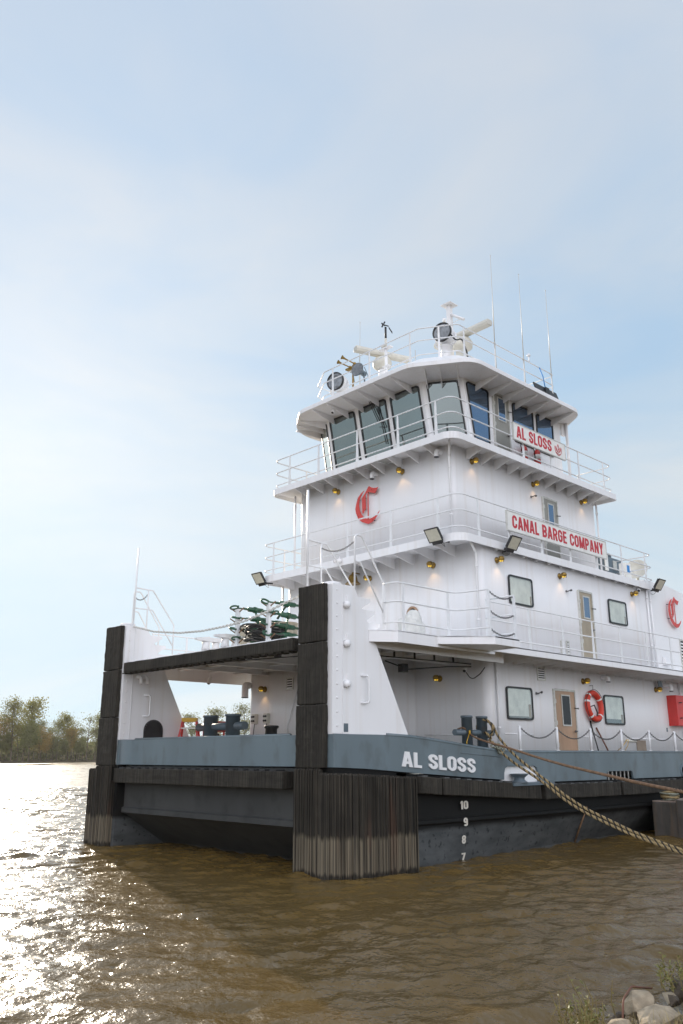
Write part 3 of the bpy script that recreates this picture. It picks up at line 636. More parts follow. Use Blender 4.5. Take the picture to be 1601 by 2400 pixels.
obj('gate_chain', gate, M['chain'], boat)
railing(boat, [(1.7, 8.42), (3.35, 8.42), (3.35, 7.9)], 4.69, (.9, .5), [(2.9, 8.42, 1, 0), (1.75, 8.42, 1, 0), (3.35, 7.9, 0, 1)], rad=.1)
railing(boat, [(8.0, 8.42), (23, 8.42)], 4.69, (1.0, .57, .15), [(x, 8.42, 1, 0) for x in (8, 10, 12, 14)], rad=.1)
RP = [(11.55, 6.65), (6.5, 6.65), (5.88, 5.66), (5.88, 1.59), (6.5, .6), (11.56, .6), (11.56, 1.6)]
railing(boat, RP, 13.22, (1.05, .66, .20), [(5.88, y, 0, 1) for y in (5.25, 3.6, 1.92)] + [(6.2, 1.08, 1, -1), (6.76, .6, 1, 0), (8.29, .6, 1, 0), (9.82, .6, 1, 0), (11.4, .6, 1, 0), (6.2, 6.17, 1, 1), (8, 6.65, 1, 0), (10, 6.65, 1, 0)], rad=.15, pw=(.04, .075))
def knee_rails(y0, far):
    mb = MB(); a, b = (y0 + .88, y0) if not far else (y0 + .22, y0 + .92)
    s = 0
    mb.tube([(.26 if not far else .42, a, 5.53), (.26 if not far else .44, a, 7.72)], .026, 8)
    px = .26 if not far else .42
    mb.tube(rpath([(px, a, 6.62), (.98 if far else .82, a, 6.60), (1.70 if far else 1.62, a, 5.72), (1.70 if far else 1.62, a, 4.69)], .06), .02, 7)
    mb.tube(rpath([(px, a, 6.06), (.99 if far else .78, a, 6.06), (1.70 if far else 1.62, a, 5.12)], .06), .018, 7)
    mb.tube([(.66 if not far else .83, a, 5.53), (.66 if not far else .83, a, 6.60)], .02, 7)
    mb.tube(rpath([(.79, b, 5.53), (.80, b, 6.66), (1.0, b, 6.66), (1.66, b, 5.72), (1.66, b, 4.69)], .10), .02, 7)
    mb.tube(rpath([(.80, b, 6.09), (.96, b, 6.09), (1.66, b, 5.06)], .06), .018, 7)
    o = obj('stair_handrail', mb, M['rail'], boat)
    c = MB(); chain_mb(c, catenary((.66 if not far else .83, a, 6.5), (.80, b, 6.52), .14, 10), .006, .045, .015); obj('handrail_chain', c, M['chain'], o)
knee_rails(-.82, 0); knee_rails(7.08, 1)
# bulwark stanchions with chain
prev = None
for k, x in enumerate([6.28 + 1.62 * j for j in range(0, 9)]):
    mb = MB(); z = lerpz(ZT, x) + .03; mb.tube([(x, -.87, z), (x, -.87, z + .58)], .036, 10); mb.lathe([(.06, 0), (.06, .015)], (x, -.87, z), n=12)
    o = obj('stanchion', mb, M['rail'], boat)
    if prev is not None:
        c = MB(); chain_mb(c, catenary((prev + .03, -.87, z + .54), (x - .03, -.87, z + .54), .24, 16), .007, .05, .017); obj('stanchion_chain', c, M['chain'], o)
    prev = x
mb = MB(); mb.tube([(6.6, -.21, 2.71), (7.85, -.21, 2.70)], .012, 6); mb.tube([(10.2, -.21, 2.68), (12.0, -.21, 2.67)], .012, 6); mb.tube([(13.0, -.21, 2.66), (17, -.21, 2.66)], .012, 6); mb.tube([(6.04, .2, 2.7), (6.04, 1.9, 2.7)], .02, 6); obj('wall_rub_strip', mb, M['white'], boat)
# --- bitts
def bitts(p, q, r, h, z0, bz, over):
    p, q = V(p), V(q); u = (q - p).normalized(); mb = MB()
    for c in (p, q): mb.lathe([(r, 0), (r, h - .05), (r * 1.12, h - .05), (r * 1.12, h), (r * .9, h + .004)], (c.x, c.y, z0), n=24)
    o = obj('mooring_bitt', mb, M['steelgrey'], boat)
    b = MB(); b.tube([p - u * over[0] + V((0, 0, bz)), q + u * over[1] + V((0, 0, bz))], r * .55, 16); obj('cross_bar', b, M['steelgrey'], o)
bitts((4.73, -.5, 0), (5.30, -.5, 0), .125, 1.06, 2.02, 2.70, (.46, .4))
bitts((2.0, 5.77, 0), (2.0, 4.81, 0), .185, 1.19, 2.02, 2.92, (.55, .5))
mb = MB(); mb.lathe([(.24, 0), (.16, .06), (.145, .5), (.15, .84), (.19, .87), (.19, .92), (.14, .93)], (3.0, 4.49, 2.02), n=24); obj('capstan', mb, M['black'], boat)
for k, y in enumerate((4.35, 3.55)):
    mb = MB(); mb.lathe([(.11, 0), (.09, .10), (.09, .2)], (.75, y, 4.69), n=14); mb.lathe([(.11, 0), (.09, .10), (.09, .2)], (1.05, y, 4.69), n=14); mb.loft([[(.45, y - .06, 4.93), (.45, y + .06, 4.93), (.45, y + .06, 4.97), (.45, y - .06, 4.97)], [(.7, y - .09, 4.90), (.7, y + .09, 4.90), (.7, y + .09, 5.0), (.7, y - .09, 5.0)], [(1.1, y - .09, 4.90), (1.1, y + .09, 4.90), (1.1, y + .09, 5.0), (1.1, y - .09, 5.0)], [(1.35, y - .06, 4.93), (1.35, y + .06, 4.93), (1.35, y + .06, 4.97), (1.35, y - .06, 4.97)]]); obj('deck_cleat', mb, M['white'], boat)
# --- wall lamps (lit)
mb = MB(); mb.lathe([(.085, 0), (.085, .025), (.05, .035), (.045, .10)], (0, 0, 0), (0, -1, 0), 16); mb.lathe([(.062, -.03), (.085, -.01), (.088, .03), (.06, .075), (.03, .085)], (0, -.15, 0), n=16)
for q in range(4):
    t = PI / 4 + q * PI / 2; mb.tube([(.07 * math.cos(t), -.15 + .07 * math.sin(t), 0), (.06 * math.cos(t), -.15 + .06 * math.sin(t), -.075)], .008, 5)
lamp = obj('wall_lamp', mb, M['brass'], None, origin=(0, 0, 0))
b = MB(); b.lathe([(.05, -.02), (.05, -.045), (.035, -.062), (0.0, -.066)], (0, -.15, 0), n=14); obj('lamp_lens', b, M['lensglow'], lamp, origin=(0, 0, 0))
lp = []
for (x, y, z, rz) in [(5.8, 4.9, 9.97, -1), (5.8, 2.26, 9.98, -1), (6.71, .5, 10.05, 0), (9.70, .5, 10.05, 0), (12.43, .5, 10.05, 0), (5.9, 1.32, 7.11, -1), (5.9, 3.70, 7.10, -1), (6.66, -.2, 7.12, 0), (9.66, -.2, 7.12, 0), (13.86, -.2, 7.13, 0),
                      (10.48, -.2, 4.20, 0), (14.82, -.2, 4.18, 0), (4.46, 6.6, 4.05, -1), (6.05, 1.35, 4.12, -1)]:
    inst(lamp, (x, y, z), rz * PI / 2, boat)
    if z < 4.3 and y < 2: continue
    L = bpy.data.lights.new('lamp_bulb', 'SPOT'); L.energy = 2.0; L.color = (1, .58, .24); L.shadow_soft_size = .03; L.spot_size = D2R(95); L.spot_blend = .8
    lo = bpy.data.objects.new('lamp_bulb', L); col.objects.link(lo); lo.parent = boat
    n = V((0, -1, 0)) if rz == 0 else V((-1, 0, 0)); p = V((x, y, z)) + n * .15 + V((0, 0, -.085)); lo.location = p - WO[boat.name]
    lo.rotation_euler = (V((0, 0, 1)) + n * .12).to_track_quat('Z', 'Y').to_euler()
# --- floodlights
mb = MB(); mb.box(-.24, .24, 0, .09, -.20, .20); mb.box(-.27, .27, -.015, .02, .20, .235); mb.box(-.27, .27, -.015, .02, -.235, -.20); mb.box(-.27, -.24, -.015, .02, -.2, .2); mb.box(.24, .27, -.015, .02, -.2, .2); mb.box(-.18, .18, .0, .13, -.33, -.235)
fl = obj('floodlight', mb, M['black'], None, origin=(0, 0, 0))
b = MB(); b.box(-.24, .24, -.010, -.002, -.20, .20); obj('flood_lens', b, M['lens'], fl, origin=(0, 0, 0))
b = MB(); b.tube([(.1, .08, -.26), (.16, .10 + .34 * .82, -.26 - .34 * .57)], .028, 8); b.tube(rpath([(.1, .06, -.33), (.15, .12, -.50), (.02, .25, -.50), (0, .36, -.28)], .08), .008, 5); obj('flood_bracket', b, M['black'], fl, origin=(0, 0, 0))
for (x, y, z, rz, tx) in [(4.75, .33, 7.56, -PI / 2, .62), (4.75, 7.42, 7.50, -PI / 2, .62), (6.87, -.64, 7.54, 0, .60), (15.0, -.64, 7.53, 0, .60)]:
    o = inst(fl, (x, y, z), rz, boat); o.rotation_euler = (Matrix.Rotation(rz, 4, 'Z') @ Matrix.Rotation(tx, 4, 'X')).to_euler(); o.scale = (.82, .82, .82)
# --- gooseneck vents on the walls
def goose(p, n, out=.2, dn=.22, r=.065):
    p, n = V(p), V(n); mb = MB(); mb.tube(rpath([p, p + n * out, p + n * out - V((0, 0, dn))], .12, 6), r, 14, cap=False); o = obj('gooseneck_vent', mb, M['white'], boat)
    b = MB(); b.lathe([(r * 1.05, 0), (r * 1.05, -.02), (0, -.015)], p + n * out - V((0, 0, dn)), n=14); obj('vent_mouth', b, M['grille'], o)
goose((5.8, 3.26, 10.14), (-1, 0, 0), .22, .18); goose((5.8, .82, 10.18), (-1, 0, 0), .22, .18); goose((11.55, -.2, 4.36), (0, -1, 0), .2, .12, .06); goose((15.42, -.2, 4.34), (0, -1, 0), .24, .18, .06); goose((4.46, 7.35, 4.2), (-1, -.3, 0), .2, .35, .10)
mb = MB(); mb.loft([[(15.5, -.2, 5.0), (15.85, -.2, 5.0), (15.85, -.2, 5.32), (15.5, -.2, 5.32)], [(15.5, -.36, 5.0), (15.85, -.36, 5.0), (15.85, -.30, 5.2), (15.5, -.30, 5.2)]]); obj('vent_hood', mb, M['white'], boat, bevel=.03)
# --- louvres and small wall fittings
def louver(x0, x1, y, z0, z1, n, face='y'):
    to = (lambda a, d, z: (a, y - d, z)) if face == 'y' else (lambda a, d, z: (y - d, a, z))
    def bx(mb, a0, a1, d0, d1, za, zb): p = to(a0, d0, za); q = to(a1, d1, zb); mb.box(min(p[0], q[0]), max(p[0], q[0]), min(p[1], q[1]), max(p[1], q[1]), za, zb)
    mb = MB(); t = .035; bx(mb, x0, x0 + t, 0, .03, z0, z1); bx(mb, x1 - t, x1, 0, .03, z0, z1); bx(mb, x0 + t, x1 - t, 0, .03, z0, z0 + t); bx(mb, x0 + t, x1 - t, 0, .03, z1 - t, z1); o = obj('louvre', mb, M['alu'], boat)
    b = MB(); h = (z1 - z0 - 2 * t) / n
    for k in range(n): bx(b, x0 + t, x1 - t, .006, .024, z0 + t + k * h, z0 + t + k * h + h * .45)
    obj('slat', b, M['white'], o); c = MB(); bx(c, x0 + t, x1 - t, 0.001, .004, z0 + t, z1 - t); obj('vent_backing', c, M['grille'], o)
louver(8.19, 8.57, -.2, 4.10, 4.46, 5); louver(16.9, 17.55, -.203, 4.90, 5.95, 9); louver(9.74, 9.90, -.2, 4.90, 5.28, 5); louver(9.46, 9.54, -.2, 4.90, 5.26, 1); louver(5.33, 5.63, 4.46, 3.98, 4.32, 4, 'x')
def tap(x, y, z):
    mb = MB(); mb.lathe([(.04, 0), (.03, .02), (.015, .03), (.015, .10)], (x, y, z), (0, -1, 0), 10); mb.tube([(x - .08, y - .10, z - .03), (x + .06, y - .11, z + .03)], .014, 6); mb.lathe([(.03, 0), (.03, .04)], (x + .07, y - .11, z + .02), (1, 0, .3), 10); obj('wall_fitting', mb, M['chain'], boat)
for t_ in ((8.11, -.2, 3.76), (9.97, -.2, 6.72), (9.57, .5, 9.63)): tap(*t_)
for pth in ([(5.76, .53, 7.6), (5.76, .53, 10.0), (5.45, .25, 10.30)], [(5.86, -.14, 4.70), (5.86, -.14, 7.2), (5.4, -.3, 7.46)], [(6.33, -.26, 2.1), (6.33, -.26, 4.5)], [(5.72, 6.83, 7.6), (5.72, 6.83, 10.24)], [(14.78, -.26, 4.7), (14.78, -.26, 7.5)], [(14.98, -.27, 4.7), (14.98, -.27, 7.4)], [(16.42, -.27, 2.1), (16.42, -.27, 4.5)], [(5.84, 7.52, 4.7), (5.84, 7.52, 7.4)], [(13.3, .45, 7.6), (13.3, .45, 10.2)]):
    mb = MB(); mb.tube(rpath(pth, .05), .032, 8); p = pth[1] if len(pth) > 2 else pth[0]; q = pth[0]
    for t in (.3, .85): mb.lathe([(.045, 0), (.045, .05)], V(q).lerp(V(pth[1]), t), n=8)
    obj('drain_pipe', mb, M['white'], boat)
# bullet cameras, bell, porthole
def camera(p, d, cm=None):
    p, d = V(p), V(d).normalized(); mb = MB(); mb.lathe([(.05, -.10), (.055, -.08), (.055, .10), (.045, .12)], p, d, 14); mb.tube([p - d * .02, p - d * .05 + V((0, 0, .12))], .02, 6); o = obj('security_camera', mb, M['white'], boat)
    b = MB(); b.lathe([(.042, .121), (0, .125)], p, d, 12); obj('camera_lens', b, M['black'], o)
camera((4.86, 3.95, 7.50), (-.8, .7, -.1)); camera((5.45, 4.75, 12.52), (-.6, -.1, -.9)); camera((5.85, .35, 4.30), (-.7, -.3, -.6)); camera((3.2, 7.6, 4.3), (-.5, -.2, -.9)); camera((14.2, -.28, 7.28), (-.8, -.5, -.2))
mb = MB(); mb.lathe([(.23, -.02), (.21, .0), (.15, .06), (.13, .16), (.10, .24), (.03, .27), (.03, .31), (.0, .32)], (5.62, 4.12, 6.98), n=22); mb.tube([(5.9, 4.12, 7.3), (5.62, 4.12, 7.3)], .02, 6); obj('ship_bell', mb, M['brass'], boat)
mb = MB(); mb.lathe([(.20, 0), (.20, .04), (.15, .05), (.14, .01)], (5.9, 2.09, 5.89), (-1, 0, 0), 26); pt = obj('porthole', mb, M['tandoor'], boat)
b = MB(); b.lathe([(.142, .012), (0, .012)], (5.9, 2.09, 5.89), (-1, 0, 0), 20); obj('pane', b, M['glassside'], pt, recalc=False)
# sockets and conduits below the deck
for y in (6.98, 6.43):
    mb = MB(); mb.box(4.34, 4.46, y - .09, y + .09, 3.08, 3.36); o = obj('socket_box', mb, M['cream'], boat, bevel=.01)
    b = MB()
    for dy in (-.04, .04):
        for dz in (3.16, 3.28): b.lathe([(.03, 0), (.028, .03), (0, .03)], (4.34, y + dy, dz), (-1, 0, 0), 8)
    obj('socket', b, M['iron'], o); c = MB(); c.tube(rpath([(4.40, y, 3.08), (4.38, y + .03, 2.7), (4.40, y + .12, 2.3)], .1), .012, 5); obj('cable', c, M['black'], o)
mb = MB(); mb.tube([(1.2, .8, 4.41), (3.0, .5, 4.40), (5.9, .2, 4.40)], .014, 5); mb.tube([(.6, 5.8, 4.40), (1.0, 3.6, 4.38), (1.6, 1.2, 4.38)], .014, 5); mb.tube(rpath([(3.5, .9, 4.36), (4.2, .8, 4.2), (4.6, .6, 4.24), (5.2, .4, 4.3), (5.9, .2, 4.33)], .2), .016, 5); mb.tube(rpath([(5.85, .33, 4.2), (5.9, .2, 4.0), (6.0, 0, 4.15), (6.0, -.15, 4.3)], .12), .012, 5); mb.box(3.95, 4.15, .75, .9, 4.12, 4.32)
for q in range(7): mb.box(1.5 + q * .62, 1.53 + q * .62, .72 - q * .085, .76 - q * .085, 4.40, 4.56)
mb.box(.85, 1.0, 3.9, 4.2, 4.36, 4.42); mb.box(1.2, 1.3, 2.1, 2.25, 4.36, 4.42)
obj('conduit', mb, M['iron'], boat)
mb = MB()
mb.tube([(4.40, 5.5, 2.5), (4.40, 5.5, 3.0), (4.40, 5.0, 4.2)], .02, 6); mb.tube([(4.40, 4.9, 2.3), (4.40, 4.2, 3.4)], .02, 6); obj('stair_handrail', mb, M['rail'], boat)
mb = MB(); mb.box(13.25, 13.81, -.235, -.2, 2.30, 2.62); ho = obj('fuel_hatch', mb, M['leather'], boat, bevel=.03); mb = MB(); mb.tube([(12.55, -.23, 2.60), (13.2, -.23, 2.58)], .03, 6); obj('hatch_hinge', mb, M['cream'], ho)
# red hose cabinet
mb = MB(); mb.box(15.52, 16.46, -.52, -.2, 3.08, 4.03); cab = obj('hose_cabinet', mb, M['red'], boat, bevel=.012)
b = MB()
for x in (15.66, 16.5):
    for z in (3.32, 3.80): b.tube([(x, -.53, z), (x + .02, -.58, z), (x + .12, -.58, z)], .014, 6)
obj('latch', b, M['black'], cab)
b = MB()
for k in range(3): b.box(16.0, 16.22 - .03 * (k % 2), -.524, -.521, 3.58 - k * .04, 3.60 - k * .04)
obj('cabinet_lettering', b, M['letterwhite'], cab)
mb = MB(); mb.box(15.30, 15.36, -.215, -.2, 2.9, 3.02); obj('wall_plate', mb, M['steelgrey'], boat)
mb = MB(); mb.prism([(14.72, 4.45), (14.95, 4.45), (15.05, 4.27), (14.74, 4.27)], 'y', -.36, -.34); obj('lamp_shield', mb, M['steelgrey'], boat)
# --- signs and emblems
def sign(x0, x1, z0, z1, y, txt, tx, tz):
    mb = MB(); mb.box(x0, x1, y - .02, y + .02, z0, z1); o = obj('name_board', mb, M['signwhite'], boat)
    b = MB(); b.box(x0 - .015, x1 + .015, y - .03, y + .03, z1, z1 + .02); b.box(x0 - .015, x1 + .015, y - .03, y + .03, z0 - .02, z0); b.box(x1, x1 + .015, y - .03, y + .03, z0, z1); b.box(x0 - .015, x0, y - .03, y + .03, z0, z1); obj('board_frame', b, M['alu'], o)
    lettering('board_lettering', txt, (tx[0], y - .0205, tz[0]), (1, 0, 0), (0, 0, 1), tx[1] - tx[0], tz[1] - tz[0], .006, .048, M['signred'], o); return o
sign(6.94, 12.08, 7.97, 8.49, -.40, 'CANAL BARGE COMPANY', (7.16, 11.90), (8.055, 8.415))
sg = sign(7.88, 10.58, 10.87, 11.36, -.14, 'AL SLOSS', (8.02, 9.83), (10.945, 11.305))
mb = MB(); fy = -.164; FX, FZ, FS = 10.19, 11.10, .36
def stroke(pts, r=.009): mb.tube([(FX + px * FS, fy, FZ + pz * FS) for px, pz in pts], r, 6)
stroke([(-.46, .28), (-.50, .12), (-.48, -.08), (-.38, -.28), (-.20, -.43), (0, -.48), (.20, -.43), (.38, -.28), (.48, -.08), (.50, .12), (.42, .30), (.38, .10), (.30, -.06), (.20, -.16)])
stroke([(-.46, .28), (-.36, .10), (-.30, -.06), (-.20, -.16), (0, -.20), (.20, -.16), (.26, .02), (.20, .16), (.10, .28), (.0, .50), (-.12, .28), (-.22, .12), (-.26, .0), (-.20, -.16)])
stroke([(-.10, -.16), (-.06, .02), (0, .14), (.07, .02), (.10, -.16)]); stroke([(-.34, -.26), (-.15, -.32), (.1, -.36), (.3, -.34)])
obj('flame_emblem', mb, M['signred'], sg)
CR = [(3.71, 9.72), (3.84, 9.66), (3.97, 9.55), (4.04, 9.38), (4.08, 9.23), (4.05, 9.09), (3.96, 8.9), (3.8, 8.77), (3.56, 8.67), (3.41, 8.69), (3.27, 8.78), (3.17, 8.87), (3.1, 8.98), (3.17, 8.92), (3.28, 8.85), (3.41, 8.82), (3.54, 8.82), (3.69, 8.87), (3.82, 9.0), (3.9, 9.13), (3.93, 9.3), (3.91, 9.45), (3.86, 9.56), (3.78, 9.65)]
FLG = [(3.51, 9.82), (3.43, 9.76), (3.33, 9.72), (3.23, 9.7), (3.14, 9.7), (3.2, 9.63), (3.27, 9.54), (3.4, 9.59), (3.55, 9.65), (3.58, 9.64), (3.66, 9.57), (3.65, 9.16), (3.77, 9.02), (3.79, 9.07), (3.8, 9.51), (3.7, 9.6)]
BR = [(3.565, 9.65), (3.54, 9.64), (3.54, 8.80), (3.57, 8.80)]
mb = MB()
for pl in (CR, FLG, BR): mb.prism(pl, 'x', 5.70, 5.72)
em = obj('letter_emblem', mb, M['redletter'], boat); b = MB()
for y, z in ((3.97, 9.5), (3.95, 8.98), (3.36, 8.75), (3.72, 9.5), (3.72, 9.15), (3.4, 9.68)): b.tube([(5.69, y, z), (5.80, y, z)], .011, 6)
obj('standoff_pin', b, M['iron'], em)
mb = MB()
for pl in (CR, FLG, BR): mb.prism([(16.12 + (4.08 - y) * .88, 6.31 + (z - 8.67) * .92) for y, z in pl], 'y', -.32, -.30)
em = obj('letter_emblem', mb, M['redletter'], boat); b = MB()
for y, z in ((3.97, 9.5), (3.95, 8.98), (3.36, 8.75), (3.72, 9.5), (3.72, 9.15), (3.4, 9.68)): b.tube([(16.12 + (4.08 - y) * .88, -.325, 6.31 + (z - 8.67) * .92), (16.12 + (4.08 - y) * .88, -.2, 6.31 + (z - 8.67) * .92)], .011, 6)
obj('standoff_pin', b, M['iron'], em)
# --- roof equipment
def radar(p, L, ang, zp):
    p = V(p); mb = MB(); mb.lathe([(.22, 0), (.16, .06), (.12, zp - .5), (.14, zp - .45)], p, n=18); o = obj('radar', mb, M['white'], boat)
    b = MB(); b.lathe([(.18, -.45), (.30, -.36), (.32, -.2), (.24, -.06), (.10, -.04), (.08, .0)], p + V((0, 0, zp)), n=20); obj('radar_gearbox', b, M['cream'], o)
    u = V((math.cos(ang), math.sin(ang), 0)); w = V((-u.y, u.x, 0)); c = p + V((0, 0, zp + .1)); pr = [(-.10, -.09), (.10, -.09), (.14, 0), (.10, .10), (-.10, .10), (-.14, 0)]
    s = MB(); s.loft([[c + u * t + w * a + V((0, 0, h)) for a, h in pr] for t in (-L, L)]); obj('radar_scanner', s, M['cream'], o, bevel=.02)
radar((7.43, 4.50, 13.22), 1.0, D2R(-19), 1.70); radar((8.05, 1.63, 13.22), 1.1, D2R(87.5), 1.55)
def searchlight(p, d, rad):
    p, d = V(p), V(d).normalized(); mb = MB(); mb.lathe([(.20, 0), (.17, .04), (.15, max(.15, p.z - 13.22 - rad - .12)), (.2, max(.19, p.z - 13.22 - rad - .08))], (p.x + d.x * -.25, p.y + d.y * -.25, 13.22), n=18); o = obj('searchlight', mb, M['white'], boat)
    s = V((-d.y, d.x, 0)); c = p - d * .25; b = MB(); b.tube(rpath([c + s * (rad + .03), c + s * (rad + .03) - V((0, 0, rad + .05)), c - s * (rad + .03) - V((0, 0, rad + .05)), c - s * (rad + .03)], .1), .028, 8); obj('searchlight_yoke', b, M['white'], o)
    b = MB(); b.lathe([(rad, 0), (rad * 1.0, -.18), (rad * .95, -.36), (rad * .75, -.5), (rad * .35, -.56), (0, -.57)], p, d, 26); hs = obj('searchlight_housing', b, M['white'], o)
    b = MB(); b.lathe([(rad * 1.04, -.03), (rad * 1.04, .04), (rad * .93, .045), (rad * .92, .0)], p, d, 28); obj('searchlight_rim', b, M['black'], o)
    b = MB(); b.lathe([(rad * .93, .015), (rad * .7, -.09), (rad * .3, -.15), (0, -.16)], p, d, 26); obj('searchlight_reflector', b, M['glassdark'], o)
    b = MB(); b.lathe([(.03, -.15), (.03, .0), (0, .01)], p, d, 10); obj('searchlight_bulb', b, M['cream'], o)
searchlight((6.2, 5.46, 13.98), (-.9, -.25, -.05), .30); searchlight((6.6, 1.27, 14.30), (-.85, -.22, -.02), .29)
mb = MB(); mb.tube(rpath([(6.6, .95, 14.1), (6.7, .85, 13.9), (6.85, .75, 14.0), (7.0, .7, 13.6), (7.1, .72, 13.3)], .1), .022, 6); obj('searchlight_cable', mb, M['black'], boat)
mb = MB(); mb.box(7.0, 7.25, .85, 1.1, 13.22, 13.75); obj('junction_box', mb, M['cream'], boat)
def horn(a, b, r):
    a, b = V(a), V(b); d = (b - a); L = d.length; mb = MB(); mb.lathe([(.04, -.05), (.055, 0), (.045, .05), (.02, .07), (.021, L * .55), (.028, L * .75), (.045, L * .9), (r, L), (r * .96, L + .004), (r * .4, L - .08), (0, L - .16)], a, d, 18); return mb
mb = horn((6.45, 4.80, 14.46), (6.0, 4.95, 14.60), .075); mb.tube([(6.38, 4.82, 14.4), (6.4, 4.85, 13.22)], .03, 8); obj('air_horn', mb, [M['brass']], boat)
mb = horn((6.45, 5.00, 14.40), (5.98, 5.11, 14.48), .072); mb.box(6.3, 6.55, 4.95, 5.1, 14.28, 14.33); obj('air_horn', mb, M['brass'], boat)
mb = MB(); mb.lathe([(.22, 0), (.225, -.02), (.15, -.12), (.09, -.22), (.085, -.40), (.06, -.44)], (5.80, 4.06, 13.80), (-.98, -.16, .06), 26); mb.tube([(6.0, 3.98, 13.7), (6.05, 3.95, 13.3), (6.1, 3.93, 13.22)], .022, 8); mb.tube(rpath([(5.86, 4.3, 13.8), (5.95, 4.32, 13.45), (5.95, 3.7, 13.45), (5.86, 3.8, 13.8)], .06), .012, 6); sp = obj('loudhailer', mb, M['steelgrey'], boat)
mb = MB(); mb.lathe([(.216, .004), (.15, -.08), (.06, -.13), (.05, -.06), (0, -.04)], (5.80, 4.06, 13.80), (-.98, -.16, .06), 24); obj('loudhailer_mouth', mb, M['glassdark'], sp)
def whip(p, zt, zm): 
    mb = MB(); mb.tube([p, (p[0], p[1], zm)], .025, 7); mb.tube([(p[0], p[1], zm), (p[0] + .04, p[1], zt)], [.016, .007], 6); mb.lathe([(.016, 0), (.016, .03)], (p[0] + .04, p[1], zt), n=6); mb.box(p[0] - .07, p[0] + .03, p[1] - .02, p[1] + .02, zm - .06, zm - .03); obj('whip_antenna', mb, M['alu'], boat)
whip((8.29, .60, 13.22), 17.34, 14.33); whip((9.82, .60, 13.22), 17.32, 14.3); whip((11.40, .60, 13.22), 17.38, 14.3); whip((7.0, 5.13, 13.22), 16.3, 14.6)
mb = MB(); mb.tube([(7, 2.68, 13.22), (7, 2.68, 14.37)], .012, 6); obj('whip_antenna', mb, M['alu'], boat)
mb = MB(); mb.tube([(6.8, 3.74, 13.22), (6.8, 3.74, 14.75)], .05, 10); mb.box(6.72, 6.88, 3.5, 3.98, 14.72, 14.76); mb.box(6.74, 6.86, 3.6, 3.86, 14.1, 14.13); mm = obj('instrument_mast', mb, M['white'], boat)
b = MB(); b.lathe([(.05, 0), (.06, .1), (.03, .16)], (6.8, 3.86, 14.76), n=10); b.tube([(6.8, 3.74, 14.76), (6.8, 3.74, 15.1)], .04, 8); obj('mast_light', b, M['cream'], mm)
b = MB(); b.tube([(6.8, 3.74, 15.1), (6.8, 3.74, 15.5)], .035, 8)
for q in range(4):
    t = PI / 4 + PI / 2 * q; d = V((0, math.cos(t), math.sin(t))); b.obox(V((6.72, 3.76, 15.58)) + d * .065, d * .04, V((.012, 0, .0)), d.cross(V((1, 0, 0))) * .022)
b.tube([(6.68, 3.78, 15.58), (6.9, 3.7, 15.56)], .02, 6); b.obox((6.95, 3.66, 15.42), (.06, -.02, -.08), (.0, .006, 0), (.0, 0, .03)); obj('anemometer', b, M['iron'], mm)
mb = MB(); mb.box(7.93, 8.07, 1.99, 2.13, 13.22, 16.05); mb.box(7.80, 8.20, 1.86, 2.26, 16.05, 16.075); mb.tube([(8.0, 2.0, 15.72), (8.0, 1.5, 15.35)], .045, 8); mb.tube([(8, 2.05, 15.4), (8, 1.62, 15.42)], .012, 6); mb.lathe([(.05, 0), (.05, .12)], (7.9, 2.2, 15.5), n=10); obj('light_mast', mb, M['white'], boat)
mb = MB(); mb.obox((10.98, .58, 13.5), (.66, 0, 0), (0, .02, .0), (0, .05, .16)); mb.obox((10.98, .54, 13.5), (.0, 0.02, 0), (0.0, .0, .13), (.1, .0, 0)); obj('light_screen', mb, M['black'], boat)
mb = MB(); mb.tube([(10.68, .59, 14.27), (10.85, .58, 14.0), (10.99, .58, 13.4)], .018, 6); obj('strap', mb, M['blue'], boat)
mb = MB(); mb.tube([(10.13, .6, 14.27), (10.13, .6, 14.5)], .02, 6); mb.lathe([(.05, 0), (.06, .05), (.02, .1)], (10.13, .6, 14.48), n=10); obj('gps_antenna', mb, M['rail'], boat)
# windscreen wipers
mb = MB()
for (a, b_) in (((12.74, 3.72), (11.9, 3.42)), ((12.74, 3.66), (11.92, 3.36)), ((12.62, 3.45), (11.85, 3.30))):
    mb.tube([(xf(a[0]) - .06, a[1], a[0]), (xf(b_[0]) - .07, b_[1], b_[0])], .013, 6)
mb.tube([(xf(12.45) - .06, 3.36, 12.45), (xf(11.2) - .06, 3.24, 11.2)], .016, 6); mb.tube([(xf(12.3) - .07, 3.40, 12.3), (xf(11.7) - .07, 3.2, 11.7)], .014, 6); mb.box(xf(12.76) - .10, xf(12.76) + .02, 3.58, 3.78, 12.70, 12.82); mb.tube([(xf(11.7) - .07, 3.2, 11.7), (xf(11.75) - .07, 3.40, 11.75)], .012, 6)
obj('windscreen_wiper', mb, M['black'], boat)
# ratchet rack on the upper deck
racks = []
for y in (3.15, 1.98):
    mb = MB(); mb.box(.76, .84, y - .05, y + .05, 4.69, 5.56); o = obj('rack_post', mb, M['rail'], boat)
    b = MB()
    for z in (4.78, 5.02, 5.27, 5.52): b.tube([(.80, y, z - .06), (.70, y + .16, z + .07)], .016, 6); b.tube([(.80, y, z - .06), (.86, y - .16, z + .07)], .016, 6)
    obj('rack_peg', b, M['rust'], o)
mb = MB(); pts = [(7.12, 5.53), (6.06, 5.28), (4.84, 5.12), (3.9, 5.07), (3.07, 5.08), (2.25, 5.12), (1.47, 5.23), (.4, 5.44), (.17, 5.5)]
chain_mb(mb, [(.3, y, z) for y, z in pts], .012, .07, .024); obj('safety_chain', mb, M['clothwhite'], boat)

